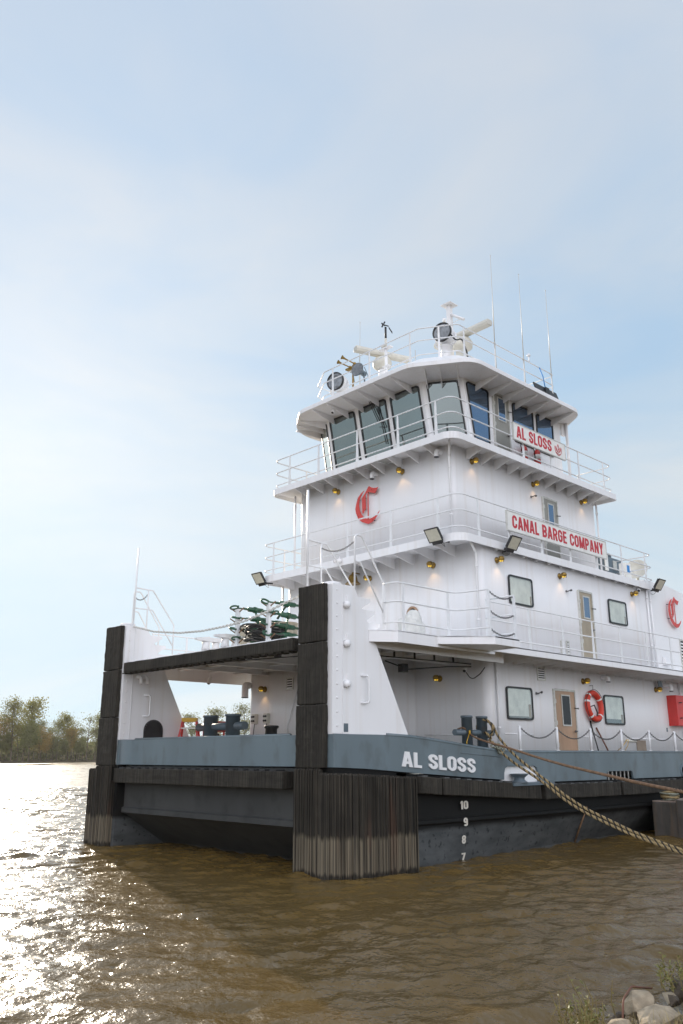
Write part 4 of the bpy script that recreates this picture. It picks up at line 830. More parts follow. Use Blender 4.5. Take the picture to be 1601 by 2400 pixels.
# ------------------------------------------------------------------ loose things on and around the boat
def ratchet():
    t = link('ratchet_binder', None, None, (0, 0, 0)); mb = MB()
    mb.tube([(.30, 0, 0), (.42, 0, 0), (.44, 0, 0), (.86, 0, 0), (.88, 0, 0), (1.0, 0, 0)], [.028, .03, .06, .06, .03, .028], 10); obj('barrel', mb, M['green'], t, origin=(0, 0, 0))
    for s in (0, 1):
        b = MB(); x = -.02 if not s else 1.3; d = 1 if not s else -1
        b.tube([(x + d * .34, 0, 0), (x + d * .14, 0, 0)], .018, 7); ring = [(x + d * (.03 + .10 * math.cos(q)), .075 * math.sin(q), .02 * math.sin(q)) for q in [2 * PI * k / 12 for k in range(12)]]
        b.tube(ring, .022, 7, closed=True); b.tube([(x + d * .12, -.07, .0), (x + d * .16, .07, 0)], .02, 6); obj('hook', b, M['green'], t, origin=(0, 0, 0))
    b = MB(); b.lathe([(.075, -.04), (.08, 0), (.075, .04)], (.64, 0, 0), (1, 0, 0), 12); b.tube([(.64, 0, -.02), (.62, .05, -.20), (.58, .08, -.42)], [.028, .022, .03], 8); obj('ratchet_handle', b, M['green'], t, origin=(0, 0, 0)); return t
rp = ratchet(); names = {0: 'lowest', 1: 'second lowest', 2: 'second highest', 3: 'topmost'}
for k, y in enumerate((3.15, 1.98)):
    for j, z in enumerate((4.86, 5.10, 5.35, 5.60)):
        if j < 1 and k == 0: L_ = .0
        o = inst(rp, (.72, y + (.06 if j % 2 else -.03), z), D2R(R.uniform(-4, 4))); o.rotation_euler = (R.uniform(-.8, .8), D2R(R.uniform(-1, 2)), o.rotation_euler.z)
        tag(o, '%s green ratchet binder on the %s white rack post above the black bow beam' % (names[j], 'left' if k == 0 else 'right'), 'ratchet', 'green ratchet binders on the bow rack')
mb = MB(); rr = random.Random(5)
for k in range(16):
    c = V((1.15 + rr.uniform(-.12, .12), 2.55 + rr.uniform(-.1, .1), 4.78 + k * .022)); a = rr.uniform(.42, .62); b_ = rr.uniform(.3, .42); tl = rr.uniform(-.1, .35)
    mb.tube([c + V((b_ * math.cos(q), a * math.sin(q), tl * .5 * math.sin(q + .4) + .06 * math.cos(2 * q))) for q in [2 * PI * i / 22 for i in range(22)]], .019, 6, closed=True)
tag(obj('wire_rope_coil', mb, M['wire']), 'heap of dark wire rope coiled between the two white rack posts', 'wire rope')
mb = MB(); mb.box(2.2, 2.9, 3.75, 4.95, 4.69, 5.46); mb.box(2.17, 2.93, 3.72, 4.98, 5.46, 5.50); tag(obj('deck_box', mb, M['drum'], bevel=.01), 'dull tan metal deck box behind the wire rope coil', 'box')
mb = MB(); mb.lathe([(.29, 0), (.30, .02), (.29, .04), (.29, .28), (.305, .30), (.29, .32), (.29, .58), (.30, .60), (.28, .61), (.27, .57), (0, .56)], (1.95, 2.72, 4.69), n=28); tag(obj('drum', mb, M['drum']), 'shiny metal drum standing behind the right rack post', 'drum')
# stepladder
lad = empty('stepladder', (1.95, 6.66, 2.02), 'red stepladder with yellow top beside the far push knee', 'stepladder')
u = V((.72, -.694, 0)); w = V((.694, .72, 0)); base = V((1.95, 6.66, 2.02))
mb = MB(); mb.obox(base + V((0, 0, 1.12)), u * .21, w * .10, V((0, 0, .035))); mb.obox(base + V((0, 0, 1.07)), u * .19, w * .11, V((0, 0, .02))); obj('ladder_top', mb, M['yellow'], lad)
for sx in (-1, 1):
    for sy in (-1, 1):
        b = MB(); p0 = base + u * (.34 * sx) + w * (.36 * sy); p1 = base + u * (.18 * sx) + w * (.07 * sy) + V((0, 0, 1.08)); d = (p1 - p0); b.loft([[p + u * a * .022 + w * c * .035 for a, c in ((-1, -1), (1, -1), (1, 1), (-1, 1))] for p in (p0, p1)]); obj('leg', b, M['red'], lad)
for k, t in enumerate((.28, .56, .82)):
    b = MB(); c = base + w * (-.36 * (1 - t) - .07 * t) + V((0, 0, 1.08 * t)); hw = .34 * (1 - t) + .18 * t; b.obox(c, u * hw, w * .04, V((0, 0, .014))); obj('tread', b, M['alu'], lad)
b = MB(); c = base + w * .25 + V((0, 0, .45)); b.obox(c, u * .27, w * .01, V((0, 0, .02))); obj('brace', b, M['alu'], lad)
# small engine pump in a red frame
pm = empty('engine_pump', (3.35, 7.25, 2.02), 'small red framed engine pump seen between the bow bitts', 'pump')
mb = MB()
for y in (7.0, 7.5): mb.tube(rpath([(3.0, y, 2.05), (3.0, y, 3.1), (3.7, y, 3.1), (3.7, y, 2.05), (3.0, y, 2.05)], .06), .03, 7)
for x, z in ((3.0, 2.1), (3.7, 2.1), (3.0, 3.05), (3.7, 3.05)): mb.tube([(x, 7.0, z), (x, 7.5, z)], .03, 7)
obj('frame', mb, M['red'], pm); mb = MB(); mb.box(3.1, 3.6, 7.05, 7.45, 2.85, 3.12); obj('fuel_tank', mb, M['red'], pm, bevel=.03); mb = MB(); mb.box(3.1, 3.6, 7.1, 7.4, 2.1, 2.55); mb.lathe([(.15, 0), (.17, .05), (.15, .12)], (3.1, 7.25, 2.45), (-1, 0, 0), 16); mb.tube([(3.2, 7.2, 2.5), (3.25, 7.2, 2.8)], .06, 8); obj('engine', mb, M['iron'], pm)
# life ring
lr = empty('life_ring', (10.83, -.30, 3.53), 'orange life ring with white bands hanging beside the brown lower door', 'life ring')
mb = MB(); n_ = 40
ring = [V((10.83 + .365 * math.cos(q), -.30 + .03 * math.sin(q), 3.53 + .365 * math.sin(q))) for q in [2 * PI * i / n_ for i in range(n_)]]; mb.tube(ring, .078, 14, closed=True); obj('ring_body', mb, M['orange'], lr, origin=(10.83, -.30, 3.53))
for q0 in (.5, 2.2, 2.75, 3.9, 5.3):
    b = MB(); b.tube([V((10.83 + .365 * math.cos(q), -.30 + .03 * math.sin(q), 3.53 + .365 * math.sin(q))) for q in [q0 + .02 * i for i in range(8)]], .0805, 14, cap=False); obj('reflective_band', b, M['letterwhite'], lr)
b = MB(); b.tube([V((10.83 + .455 * math.cos(q) + .02 * math.sin(4 * q), -.33, 3.53 + .455 * math.sin(q))) for q in [2 * PI * i / 40 for i in range(40)]], .009, 5, closed=True); b.tube([(10.6, -.3, 3.5), (10.8, -.32, 3.55), (10.98, -.3, 3.34), (10.9, -.32, 3.25)], .016, 6); obj('grab_line', b, M['iron'], lr)
mb = MB(); mb.tube([(10.83, -.2, 4.1), (10.83, -.3, 4.1), (10.83, -.30, 3.97)], .008, 5); obj('ring_hook', mb, M['chain'], boat)
# fire extinguishers
def ext(x, y, z, lab):
    e = empty('fire_extinguisher', (x, y, z), lab, 'extinguisher', 'extinguishers by the wheelhouse door'); mb = MB(); mb.lathe([(.095, 0), (.105, .02), (.105, .47), (.08, .54), (.035, .57), (.035, .6)], (x, y, z), n=20); obj('cylinder', mb, M['red'], e, origin=(x, y, z))
    b = MB(); b.lathe([(.04, .59), (.04, .66), (0, .67)], (x, y, z), n=10); b.tube([(x - .02, y, z + .66), (x - .14, y - .02, z + .71)], .015, 6); b.tube(rpath([(x - .03, y, z + .64), (x - .17, y, z + .62), (x - .15, y - .03, z + .2)], .08), .014, 6); obj('valve', b, M['black'], e)
    b = MB(); b.lathe([(.107, .25), (.107, .40)], (x, y, z), n=20); obj('paper_label', b, M['signwhite'], e)
ext(9.33, .48, 10.60, 'red fire extinguisher just right of the wheelhouse door'); ext(10.02, .48, 10.66, 'red fire extinguisher farther right under the upper name board')
mb = MB(); mb.tube([(10.76, -.42, 2.03), (10.70, -.22, 3.04)], [.017, .02], 8); mb.tube([(10.70, -.22, 3.04), (10.695, -.215, 3.12)], .026, 8); tag(obj('pole', mb, M['black']), 'black pole leaning on the wall under the life ring', 'pole')
mb = MB(); mb.tube([(11.42, -.42, 2.03), (10.98, -.22, 2.94)], .022, 8); tag(obj('wooden_stick', mb, M['wood']), 'brown wooden stick slanting beside the black pole', 'stick')
mb = MB(); mb.tube([(11.5, -.85, 2.62), (11.35, -.80, 2.45), (11.3, -.6, 2.28)], .008, 5); mb.tube([(11.55, -.86, 2.62), (11.6, -.8, 2.45), (11.52, -.72, 2.28)], .008, 5); tag(obj('cord', mb, M['yellow']), 'thin yellow cord tied to the stanchion chain', 'cord')
# canvas covered fitting on the side platform
bm = bmesh.new(); bmesh.ops.create_icosphere(bm, subdivisions=4, radius=1)
for v in bm.verts:
    p = v.co.copy(); k = mnoise.fractal(p * 1.7, .9, 2, 3) * .22; v.co = V((p.x * .27, p.y * .30, max(-.02, p.z * .36 + .22) * (1.15 if p.z > 0 else 1))) * (1 + k)
me = bpy.data.meshes.new('canvas_cover'); bm.to_mesh(me); bm.free(); me.polygons.foreach_set('use_smooth', [True] * len(me.polygons)); me.materials.append(M['clothwhite'])
o = link('canvas_cover', me, None, (3.2, -.22, 4.70)); tag(o, 'lumpy white canvas cover below the round porthole', 'cover')
# machinery behind the lower sign board
ac = empty('air_conditioner', (15.2, 1.3, 7.74), 'grey air conditioning unit behind the end of the long sign board', 'air conditioner')
mb = MB(); mb.box(14.62, 15.78, 1.0, 1.6, 7.9, 8.72); obj('housing', mb, M['steelgrey'], ac, bevel=.03); mb = MB(); mb.box(14.7, 15.7, 1.05, 1.55, 7.74, 7.9); obj('base_frame', mb, M['iron'], ac); mb = MB(); mb.lathe([(.26, 0), (.26, .12), (.2, .17), (0, .18)], (15.05, 1.3, 8.72), n=22); obj('fan_guard', mb, M['steelgrey'], ac); mb = MB(); mb.box(15.1, 15.35, .985, .999, 8.3, 8.62); obj('data_plate', mb, M['alu'], ac); mb = MB(); mb.box(14.55, 14.72, .96, 1.0, 8.2, 8.75); obj('side_panel', mb, M['signwhite'], ac)
cb = empty('control_cabinet', (15.2, .6, 7.74), 'white control cabinet with blue panel between air conditioner and dish', 'cabinet'); mb = MB(); mb.box(15.02, 15.38, .5, .75, 7.74, 8.46); obj('cabinet_body', mb, M['signwhite'], cb, bevel=.01); mb = MB(); mb.box(15.1, 15.27, .492, .499, 8.1, 8.38); obj('control_panel', mb, M['blue'], cb)
ds = empty('satellite_dish', (17.0, 1.1, 7.7), 'cream satellite dish on the after deckhouse top', 'dish'); mb = MB(); mb.lathe([(.0, .0), (.16, .02), (.30, .08), (.40, .18), (.41, .17), (.30, .05), (.1, -.04), (0, -.05)], (17.0, 1.1, 8.52), (-.75, -.2, .35), 26); obj('reflector', mb, M['cream'], ds); mb = MB(); mb.tube([(17.05, 1.12, 7.70), (17.05, 1.12, 8.5)], .05, 8); mb.lathe([(.3, 0), (.28, .3), (.1, .36)], (17.0, 1.1, 7.70), n=18); obj('pedestal', mb, M['cream'], ds)

# ------------------------------------------------------------------ mooring lines
def twisted(name, pts, rad, pitch, cols, mats, lab, cat, fuzz=.0):
    P = [V(p) for p in pts]; L = [0]
    for a, b in zip(P, P[1:]): L.append(L[-1] + (b - a).length)
    step = pitch / 9; n = int(L[-1] / step); C = []
    for i in range(n + 1):
        t = min(i * step, L[-1] - 1e-5); k = max(x for x in range(len(L) - 1) if L[x] <= t); f = (t - L[k]) / (L[k + 1] - L[k])
        p0 = P[max(k - 1, 0)]; p1 = P[k]; p2 = P[k + 1]; p3 = P[min(k + 2, len(P) - 1)]
        C.append(.5 * ((2 * p1) + (p2 - p0) * f + (2 * p0 - 5 * p1 + 4 * p2 - p3) * f * f + (3 * p1 - p0 - 3 * p2 + p3) * f ** 3))
    mb = MB(); uu = (C[1] - C[0]).orthogonal().normalized(); F = []
    for i in range(len(C)):
        T = (C[min(i + 1, len(C) - 1)] - C[max(i - 1, 0)]).normalized(); uu = (uu - T * uu.dot(T)).normalized(); F.append((uu.copy(), T.cross(uu)))
    for s in range(len(cols)):
        mb.mi = cols[s]; ph = 2 * PI * s / len(cols)
        mb.tube([C[i] + (F[i][0] * math.cos(ph + 2 * PI * i / 9) + F[i][1] * math.sin(ph + 2 * PI * i / 9)) * rad * .55 for i in range(len(C))], rad * .56, 7)
    return tag(obj(name, mb, mats, recalc=False), lab, cat)
MT = [M['ropetan'], M['ropeblk']]
# bight thrown twice round the bitts' cross bar, then away to the bank
r1 = [(5.30, -.36, 2.74), (5.22, -.50, 2.96), (5.28, -.68, 2.98), (5.38, -.74, 2.80), (5.42, -.62, 2.62), (5.36, -.42, 2.66), (5.30, -.36, 2.86), (5.36, -.52, 2.97), (5.45, -.68, 2.90), (5.50, -.78, 2.66), (5.52, -1.01, 2.39), (5.48, -1.31, 2.16), (5.43, -1.61, 1.97), (5.39, -1.89, 1.80), (5.33, -2.27, 1.59), (5.27, -2.64, 1.37), (5.2, -3.12, 1.14), (5.14, -3.52, 1.0), (5.08, -3.9, .87), (5.02, -4.27, .75), (4.93, -4.86, .60), (4.86, -5.32, .50), (4.7, -6.3, .36), (4.5, -7.6, .30), (4.3, -9.2, .42), (4.2, -10.5, .55)]
twisted('mooring_rope', r1, .028, .16, [0, 0, 1], MT, 'thick tan and black mooring rope wound on the side bitts, upper strand', 'rope')
r2 = [(5.2, -.64, 2.72), (5.24, -.78, 2.60), (5.30, -.70, 2.52), (5.36, -.78, 2.46), (5.37, -.95, 2.28), (5.34, -1.22, 2.1), (5.32, -1.5, 1.94), (5.29, -1.78, 1.80), (5.26, -2.05, 1.66), (5.24, -2.32, 1.50), (5.19, -2.70, 1.27), (5.13, -3.16, 1.06), (5.07, -3.56, .92), (5.0, -3.94, .80), (4.95, -4.3, .69), (4.86, -4.9, .55), (4.79, -5.36, .45), (4.6, -6.4, .33), (4.4, -7.7, .28), (4.2, -9.3, .42), (4.1, -10.6, .55)]
twisted('mooring_rope', r2, .028, .16, [0, 0, 1], MT, 'thick tan and black mooring rope, lower strand with a grey knot near the bitts', 'rope')
mb = MB(); rr = random.Random(11); c0 = V((5.345, -.90, 2.35))
for k in range(9):
    a = rr.uniform(0, PI); ctr = c0 + V((rr.uniform(-.07, .07), rr.uniform(-.10, .08), rr.uniform(-.07, .06))); uu = V((rr.uniform(-1, 1), rr.uniform(-1, 1), rr.uniform(-1, 1))).normalized(); vv = uu.orthogonal().normalized(); q2 = uu.cross(vv)
    mb.tube([ctr + vv * (.075 * math.cos(q)) + q2 * (.06 * math.sin(q)) for q in [2 * PI * i / 12 for i in range(12)]], .020, 6, closed=True)
tag(obj('rope_knot', mb, M['ropegrey']), 'grey green lashing knotted round the mooring rope', 'knot')
wr = [(4.60, -.33, 2.78), (4.58, -.52, 2.80), (4.64, -.66, 2.66), (3.82, -1.48, 2.545), (3.14, -2.33, 2.44), (2.31, -3.38, 2.32), (1.29, -4.66, 2.16), (.48, -5.67, 2.05), (-.04, -6.33, 1.99), (-.49, -6.9, 1.94), (-1.02, -7.57, 1.88), (-1.49, -8.14, 1.84), (-1.83, -8.57, 1.81), (-3.4, -10.6, 1.66), (-5.2, -12.9, 1.5)]
twisted('mooring_wire', wr, .019, .10, [0, 0, 0], [M['rust']], 'thin rusty wire stretched from the side bitts across the bulwark', 'wire')
mb = MB(); mb.tube([(4.62, -.66, 2.70), (4.50, -.66, 2.5), (4.47, -.68, 2.32)], .010, 5); mb.lathe([(.045, -.02), (.05, .0), (.045, .02)], (4.62, -.66, 2.70), (.6, -.8, 0), 10); tag(obj('cord', mb, M['yellow']), 'orange cord end knotted on the side bitts', 'cord')
# ------------------------------------------------------------------ moored barge at the right edge
bg = empty('steel_barge', (20, -4, 0), 'weathered brown steel barge moored alongside at the right edge', 'barge')
mb = MB(); mb.box(12.32, 38, -8, -.97, -.8, .93); obj('barge_hull', mb, M['barge'], bg, bevel=.03)
mb = MB(); mb.box(12.34, 38, -7.95, -.99, .932, .97); obj('barge_deck', mb, M['bargedeck'], bg)
mb = MB(); mb.lathe([(.14, 0), (.14, .26), (.17, .28), (.17, .32), (.0, .33)], (12.62, -1.95, .97), n=18); obj('timberhead', mb, M['barge'], bg)
mb = MB(); mb.box(12.25, 12.318, -2.2, -1.72, -.2, 1.0); obj('rub_plate', mb, M['barge'], bg)
mb = MB(); rr = random.Random(4)
for k in range(8):
    ra = rr.uniform(.15, .25); ctr = V((12.62 + rr.uniform(-.04, .04), -1.40 + rr.uniform(-.04, .04), 1.0 + k * .026)); tl = rr.uniform(-.04, .04); mb.mi = 0 if k % 3 else 1
    mb.tube([ctr + V((ra * math.cos(q), ra * math.sin(q), tl * math.sin(q + k))) for q in [2 * PI * i / 20 for i in range(20)]], .026, 7, closed=True)
tag(obj('rope_coil', mb, [M['ropetan'], M['ropegrey']]), 'coil of old rope lying on the barge corner', 'rope coil')

# ------------------------------------------------------------------ river, banks, vegetation
CB = V((-11.33, -13.02, 0)); FW = V((math.sin(.766436), math.cos(.766436), 0)); RT = V((math.cos(.766436), -math.sin(.766436), 0))
ZW = .045
def wpt(a, b): p = CB + RT * a + FW * b; return (p.x, p.y)
rng = np.random.default_rng(3)
def waves(X, Y, lmin):
    Z = np.zeros_like(X); n = 90
    lam = np.exp(rng.uniform(np.log(.15), np.log(1.7), n)); base = math.atan2(FW.y, FW.x) + .25
    for l in lam:
        th = base + rng.normal(0, .62); k = 2 * PI / l; a = .225 * math.sqrt(2 / n) / k * (1.0 if l < .9 else .6); ph = rng.uniform(0, 2 * PI)
        if l < lmin: continue
        u = k * (X * math.cos(th) + Y * math.sin(th)) + ph + .6 * np.sin(.35 * X + ph) + .5 * np.sin(.28 * Y + 2 * ph)
        Z += a * (np.sin(u) + .28 * np.cos(2 * u))
    return Z
def grid(x0, x1, y0, y1, st_, hole, fade, gain, lmin):
    nx = int(round((x1 - x0) / st_)) + 1; ny = int(round((y1 - y0) / st_)) + 1; gx = np.linspace(x0, x1, nx); gy = np.linspace(y0, y1, ny); X, Y = np.meshgrid(gx, gy)
    ed = np.minimum(np.minimum(X - x0, x1 - X), np.minimum(Y - y0, y1 - Y)); Z = waves(X, Y, lmin) * (.9 + .32 * np.sin(X * .31 + 1.3 * np.sin(Y * .17)) * np.sin(Y * .26 + 1.1 * np.sin(X * .21 + 2)) + .15 * np.sin(X * .9 + Y * .5)) * np.clip(ed / fade, .0, 1) * gain
    if hole is not None:
        dh = np.maximum(np.maximum(hole[0] - X, X - hole[1]), np.maximum(hole[2] - Y, Y - hole[3])); Z *= np.clip(dh / 1.5, .75, 1)
    i0 = (np.arange(ny - 1)[:, None] * nx + np.arange(nx - 1)[None]).ravel(); q = np.stack([i0, i0 + 1, i0 + nx + 1, i0 + nx], 1)
    vs = np.stack([X.ravel(), Y.ravel(), Z.ravel() + ZW], 1)
    if hole is not None:
        c = vs[q].mean(1); q = q[~((c[:, 0] > hole[0]) & (c[:, 0] < hole[1]) & (c[:, 1] > hole[2]) & (c[:, 1] < hole[3]))]
    return vs, q
H1 = (-12., 32., -10.4, 45.6); H2 = (-60., 132., -10.4, 213.6)
HI = (H1[0] + .8, H1[1] - .8, H1[2] + .8, H1[3] - .8)
va, qa = grid(*H1, .065, None, .15, 1.0, 0); vb, qb = grid(*H2, .4, HI, 8, 1.2, .8)
vs = np.concatenate([va, vb]); q = np.concatenate([qa, qb + len(va)]); mi = np.concatenate([np.zeros(len(qa)), np.ones(len(qb))])
bxs = [-1800, H2[0], H2[1], 1800]; bys = [-1800, H2[2], H2[3], 1800]; ev = []; eq = []
for i in range(3):
    for j in range(3):
        if i == 1 and j == 1: continue
        b = len(vs) + len(ev); ev += [(bxs[i], bys[j], ZW), (bxs[i + 1], bys[j], ZW), (bxs[i + 1], bys[j + 1], ZW), (bxs[i], bys[j + 1], ZW)]; eq.append((b, b + 1, b + 2, b + 3))
vs = np.concatenate([vs, np.array(ev)]); q = np.concatenate([q, np.array(eq)]); mi = np.concatenate([mi, np.full(len(eq), 2)]).astype(np.int32)
me = bpy.data.meshes.new('river'); me.vertices.add(len(vs)); me.vertices.foreach_set('co', vs.ravel()); me.loops.add(q.size); me.loops.foreach_set('vertex_index', q.ravel().astype(np.int32)); me.polygons.add(len(q)); me.polygons.foreach_set('loop_start', np.arange(0, q.size, 4, dtype=np.int32)); me.polygons.foreach_set('use_smooth', np.ones(len(q), dtype=bool))
def water(name, rough, s1, s2):
    m, nt, b = nm(name)
    out = mixc(nt, ramp(nt, [(.3, 0.), (.7, 1.)], noise(nt, .25, (1, 1, 1), 3)).outputs[0], (.098, .062, .018), (.132, .085, .027))
    nt.links.new(out, b.inputs['Base Color']); b.inputs['Roughness'].default_value = rough; b.inputs['IOR'].default_value = 1.38
    b1 = N(nt, 'ShaderNodeBump', i_Strength=s1, i_Distance=.06); nt.links.new(noise(nt, 3.0, (1.0, 1.0, 1), 4), b1.inputs['Height'])
    b2 = N(nt, 'ShaderNodeBump', i_Strength=s2, i_Distance=.02); nt.links.new(noise(nt, 10., (1, 1, 1), 3), b2.inputs['Height']); nt.links.new(b1.outputs[0], b2.inputs['Normal']); nt.links.new(b2.outputs[0], b.inputs['Normal']); return m
for mm_ in (water('muddy_river_water', .17, .8, .7), water('ruffled_river_water', .26, .5, .0), water('distant_river_water', .42, .3, .0)): me.materials.append(mm_)
me.polygons.foreach_set('material_index', mi); me.update(calc_edges=True)
tag(link('river', me, None, (0, 0, 0)), kind='structure')

# near bank
M['soil'] = mat('bank_soil', (.10, .075, .045), .9, var=.3, vs=3, bump=.6, bs=14, bd=.04, dirt=((.06, .07, .025), .8, 1.5, (1, 1, 1)))
def shore_s(x, y): return (x + 5.2) * -.10 + (y + 9.0) * -.995 + .25 * mnoise.noise(V((x * .6, y * .6, 0)))
mb = MB(); nx_, ny_ = 90, 60; xs_ = np.linspace(-60, 50, 230); ys_ = np.linspace(-60, -6.5, 110); V_ = []
for y in ys_:
    for x in xs_:
        s = shore_s(x, y); h = ZW + (.55 * (1 - math.exp(-.7 * s)) if s > 0 else .45 * s) + .05 * mnoise.noise(V((x * 1.7, y * 1.7, 1))); V_.append((x, y, max(h, -1)))
mb.add(V_, [(j * 230 + i, j * 230 + i + 1, (j + 1) * 230 + i + 1, (j + 1) * 230 + i) for j in range(109) for i in range(229)], True)
tag(obj('river_bank', mb, M['soil'], origin=(0, 0, 0)), kind='structure')
M['stone'] = mat('bank_stone', (.35, .285, .20), .9, var=.35, vs=6, bump=.8, bs=10, bd=.04, dirt=((.10, .085, .06), .85, 5, (1, 1, 1)), src='Object')
M['stonedark'] = mat('dark_bank_stone', (.09, .07, .05), .9, var=.3, vs=6, bump=.8, bs=10, bd=.04, src='Object')
def rock(p, s, seed, m, lab, rz=0):
    rr = random.Random(seed); bm = bmesh.new()
    for _ in range(15):
        d = V((rr.gauss(0, 1), rr.gauss(0, 1), rr.gauss(0, 1))).normalized(); bm.verts.new((d.x * s[0] * rr.uniform(.82, 1), d.y * s[1] * rr.uniform(.82, 1), d.z * s[2] * rr.uniform(.8, 1)))
    r_ = bmesh.ops.convex_hull(bm, input=bm.verts); bmesh.ops.delete(bm, geom=[e for e in r_['geom_interior'] if isinstance(e, bmesh.types.BMVert)], context='VERTS')
    bmesh.ops.subdivide_edges(bm, edges=bm.edges, cuts=3, use_grid_fill=True)
    for _ in range(1): bmesh.ops.smooth_vert(bm, verts=bm.verts, factor=.12, use_axis_x=True, use_axis_y=True, use_axis_z=True)
    for v in bm.verts: v.co *= 1 + .09 * mnoise.fractal(v.co * 7 + V((seed, 0, 0)), .8, 2, 4)
    me = bpy.data.meshes.new('rock'); bm.to_mesh(me); bm.free(); me.materials.append(m)
    o = link('rock', me, None, p); o.rotation_euler.z = rz; tag(o, lab, 'rock', 'rocks on the near bank')
rock((-4.10, -9.06, .21), (.20, .19, .13), 3, M['stone'], 'pale flat topped rock at the water, largest in the lower right corner', .6)
rock((-4.30, -9.32, .17), (.27, .22, .14), 8, M['stone'], 'low tan rock in front of the pale flat topped one', .3)
rock((-4.60, -9.08, .10), (.27, .17, .12), 12, M['stone'], 'long grey rock under the weeds, leftmost on the bank', -.2)
rock((-3.42, -9.08, .20), (.16, .14, .12), 21, M['stonedark'], 'dark shaded rock behind the pale one at the right edge', .2)
rock((-3.75, -9.45, .25), (.14, .12, .10), 33, M['stone'], 'small pale stone cut by the lower right corner', 1.)
rock((-3.30, -9.35, .18), (.25, .20, .12), 41, M['stonedark'], 'broad dark rock among leaves at the right edge', 1.4)
M['stalk'] = mat('dry_weed_stalk', (.22, .17, .06), .8, var=.3, vs=20); M['leafgreen'] = mat('weed_leaf', (.16, .155, .04), .6, var=.35, vs=20)
def leafq(mb, c, d, L, w):
    d = V(d).normalized(); s = d.orthogonal().normalized(); s.rotate(Matrix.Rotation(R.uniform(0, 6.28), 3, d)); c = V(c); mb.add([c, c + d * L * .5 + s * w, c + d * L, c + d * L * .5 - s * w], [(0, 1, 2, 3)])
def weed(p, n, h, lean, lab, leafy=1.0):
    p = V(p); e = empty('weed', p, lab, 'weed', 'weeds at the water edge'); a = MB(); b = MB()
    for _ in range(n):
        q = p + V((R.gauss(0, .10), R.gauss(0, .10), -.03)); t = V((R.gauss(0, .22) + lean[0], R.gauss(0, .22) + lean[1], 1)) * h * R.uniform(.55, 1); m_ = q + t * .5 + V((R.gauss(0, .03), R.gauss(0, .03), 0)); a.tube([q, m_, q + t], [.006, .0045, .002], 4)
        for k in range(int(9 * leafy)): f = R.uniform(.2, 1); c = q + t * f; leafq(b, c, (R.gauss(0, 1), R.gauss(0, 1), R.uniform(0, 1)), R.uniform(.02, .06), R.uniform(.004, .011))
    obj('stem', a, M['stalk'], e, recalc=False); obj('leaf', b, M['leafgreen'], e, recalc=False)
weed((-4.84, -8.98, .10), 34, .34, (0, 0), 'tangle of thin yellowish weeds left of the rocks')
weed((-4.35, -8.88, .10), 3, .58, (0, 0), 'tall thin stalk with a pale seed head', .6)
weed((-5.35, -8.62, .02), 4, .16, (0, 0), 'small green sprig standing alone at the bottom edge', 1.4)
weed((-3.55, -9.26, .22), 12, .26, (.1, .1), 'leafy green weeds at the lower right edge', 2.2)
weed((-3.28, -9.06, .25), 12, .24, (0, .1), 'brown and green weeds above the dark rock', 1.6)
weed((-4.0, -9.62, .2), 12, .22, (0, 0), 'short green weeds at the bottom right corner', 2.)
for k, (x, y, z, sz) in enumerate([(-4.42, -9.06, .09, .08), (-4.9, -9.16, .06, .10), (-4.5, -9.42, .16, .10), (-3.95, -9.30, .22, .09), (-3.72, -9.16, .18, .10), (-5.1, -9.05, .03, .07), (-4.78, -9.34, .13, .09), (-4.0, -9.5, .24, .10), (-3.5, -9.3, .22, .09), (-4.25, -8.98, .10, .07)]): rock((x + .05, y + .06, z + .02), (sz, sz * .8, sz * .6), 60 + k, M['stone'] if k % 3 else M['stonedark'], 'small rough stone among the bigger rocks and weeds on the near bank', k)
mb = MB(); mb.tube(rpath([(-4.52, -9.12, .08), (-4.36, -9.06, .30), (-4.1, -9.0, .34), (-3.8, -9.02, .28)], .12), .009, 6); tag(obj('branch', mb, M['wood']), 'arching reddish bare branch in front of the pale rock', 'branch')
mb = MB()
for _ in range(2600):
    x = R.uniform(-9, 4); y = R.uniform(-13.5, -8.6); s = shore_s(x, y)
    if s < .12: continue
    z = ZW + .55 * (1 - math.exp(-.7 * s)); t = V((R.gauss(0, .04), R.gauss(0, .04), R.uniform(.06, .2))); w_ = V((R.gauss(0, 1), R.gauss(0, 1), 0)).normalized() * .004; c = V((x, y, z - .02)); mb.add([c - w_, c + w_, c + t], [(0, 1, 2)])
mb.mi = 1
for _ in range(900):
    x = R.uniform(-5.3, -2.9); y = R.uniform(-9.9, -8.95); s = shore_s(x, y)
    if s < .02: continue
    z = ZW + .55 * (1 - math.exp(-.7 * s)); t = V((R.gauss(0, .09), R.gauss(0, .09), R.uniform(.05, .24))); w_ = V((R.gauss(0, 1), R.gauss(0, 1), 0)).normalized() * .0035; c = V((x, y, z - .02)); mb.add([c - w_, c + w_, c + t], [(0, 1, 2)])
tag(obj('bank_grass', mb, [M['leafgreen'], mat('dry_straw', (.34, .26, .11), .8, var=.3, vs=20)], recalc=False), kind='stuff')

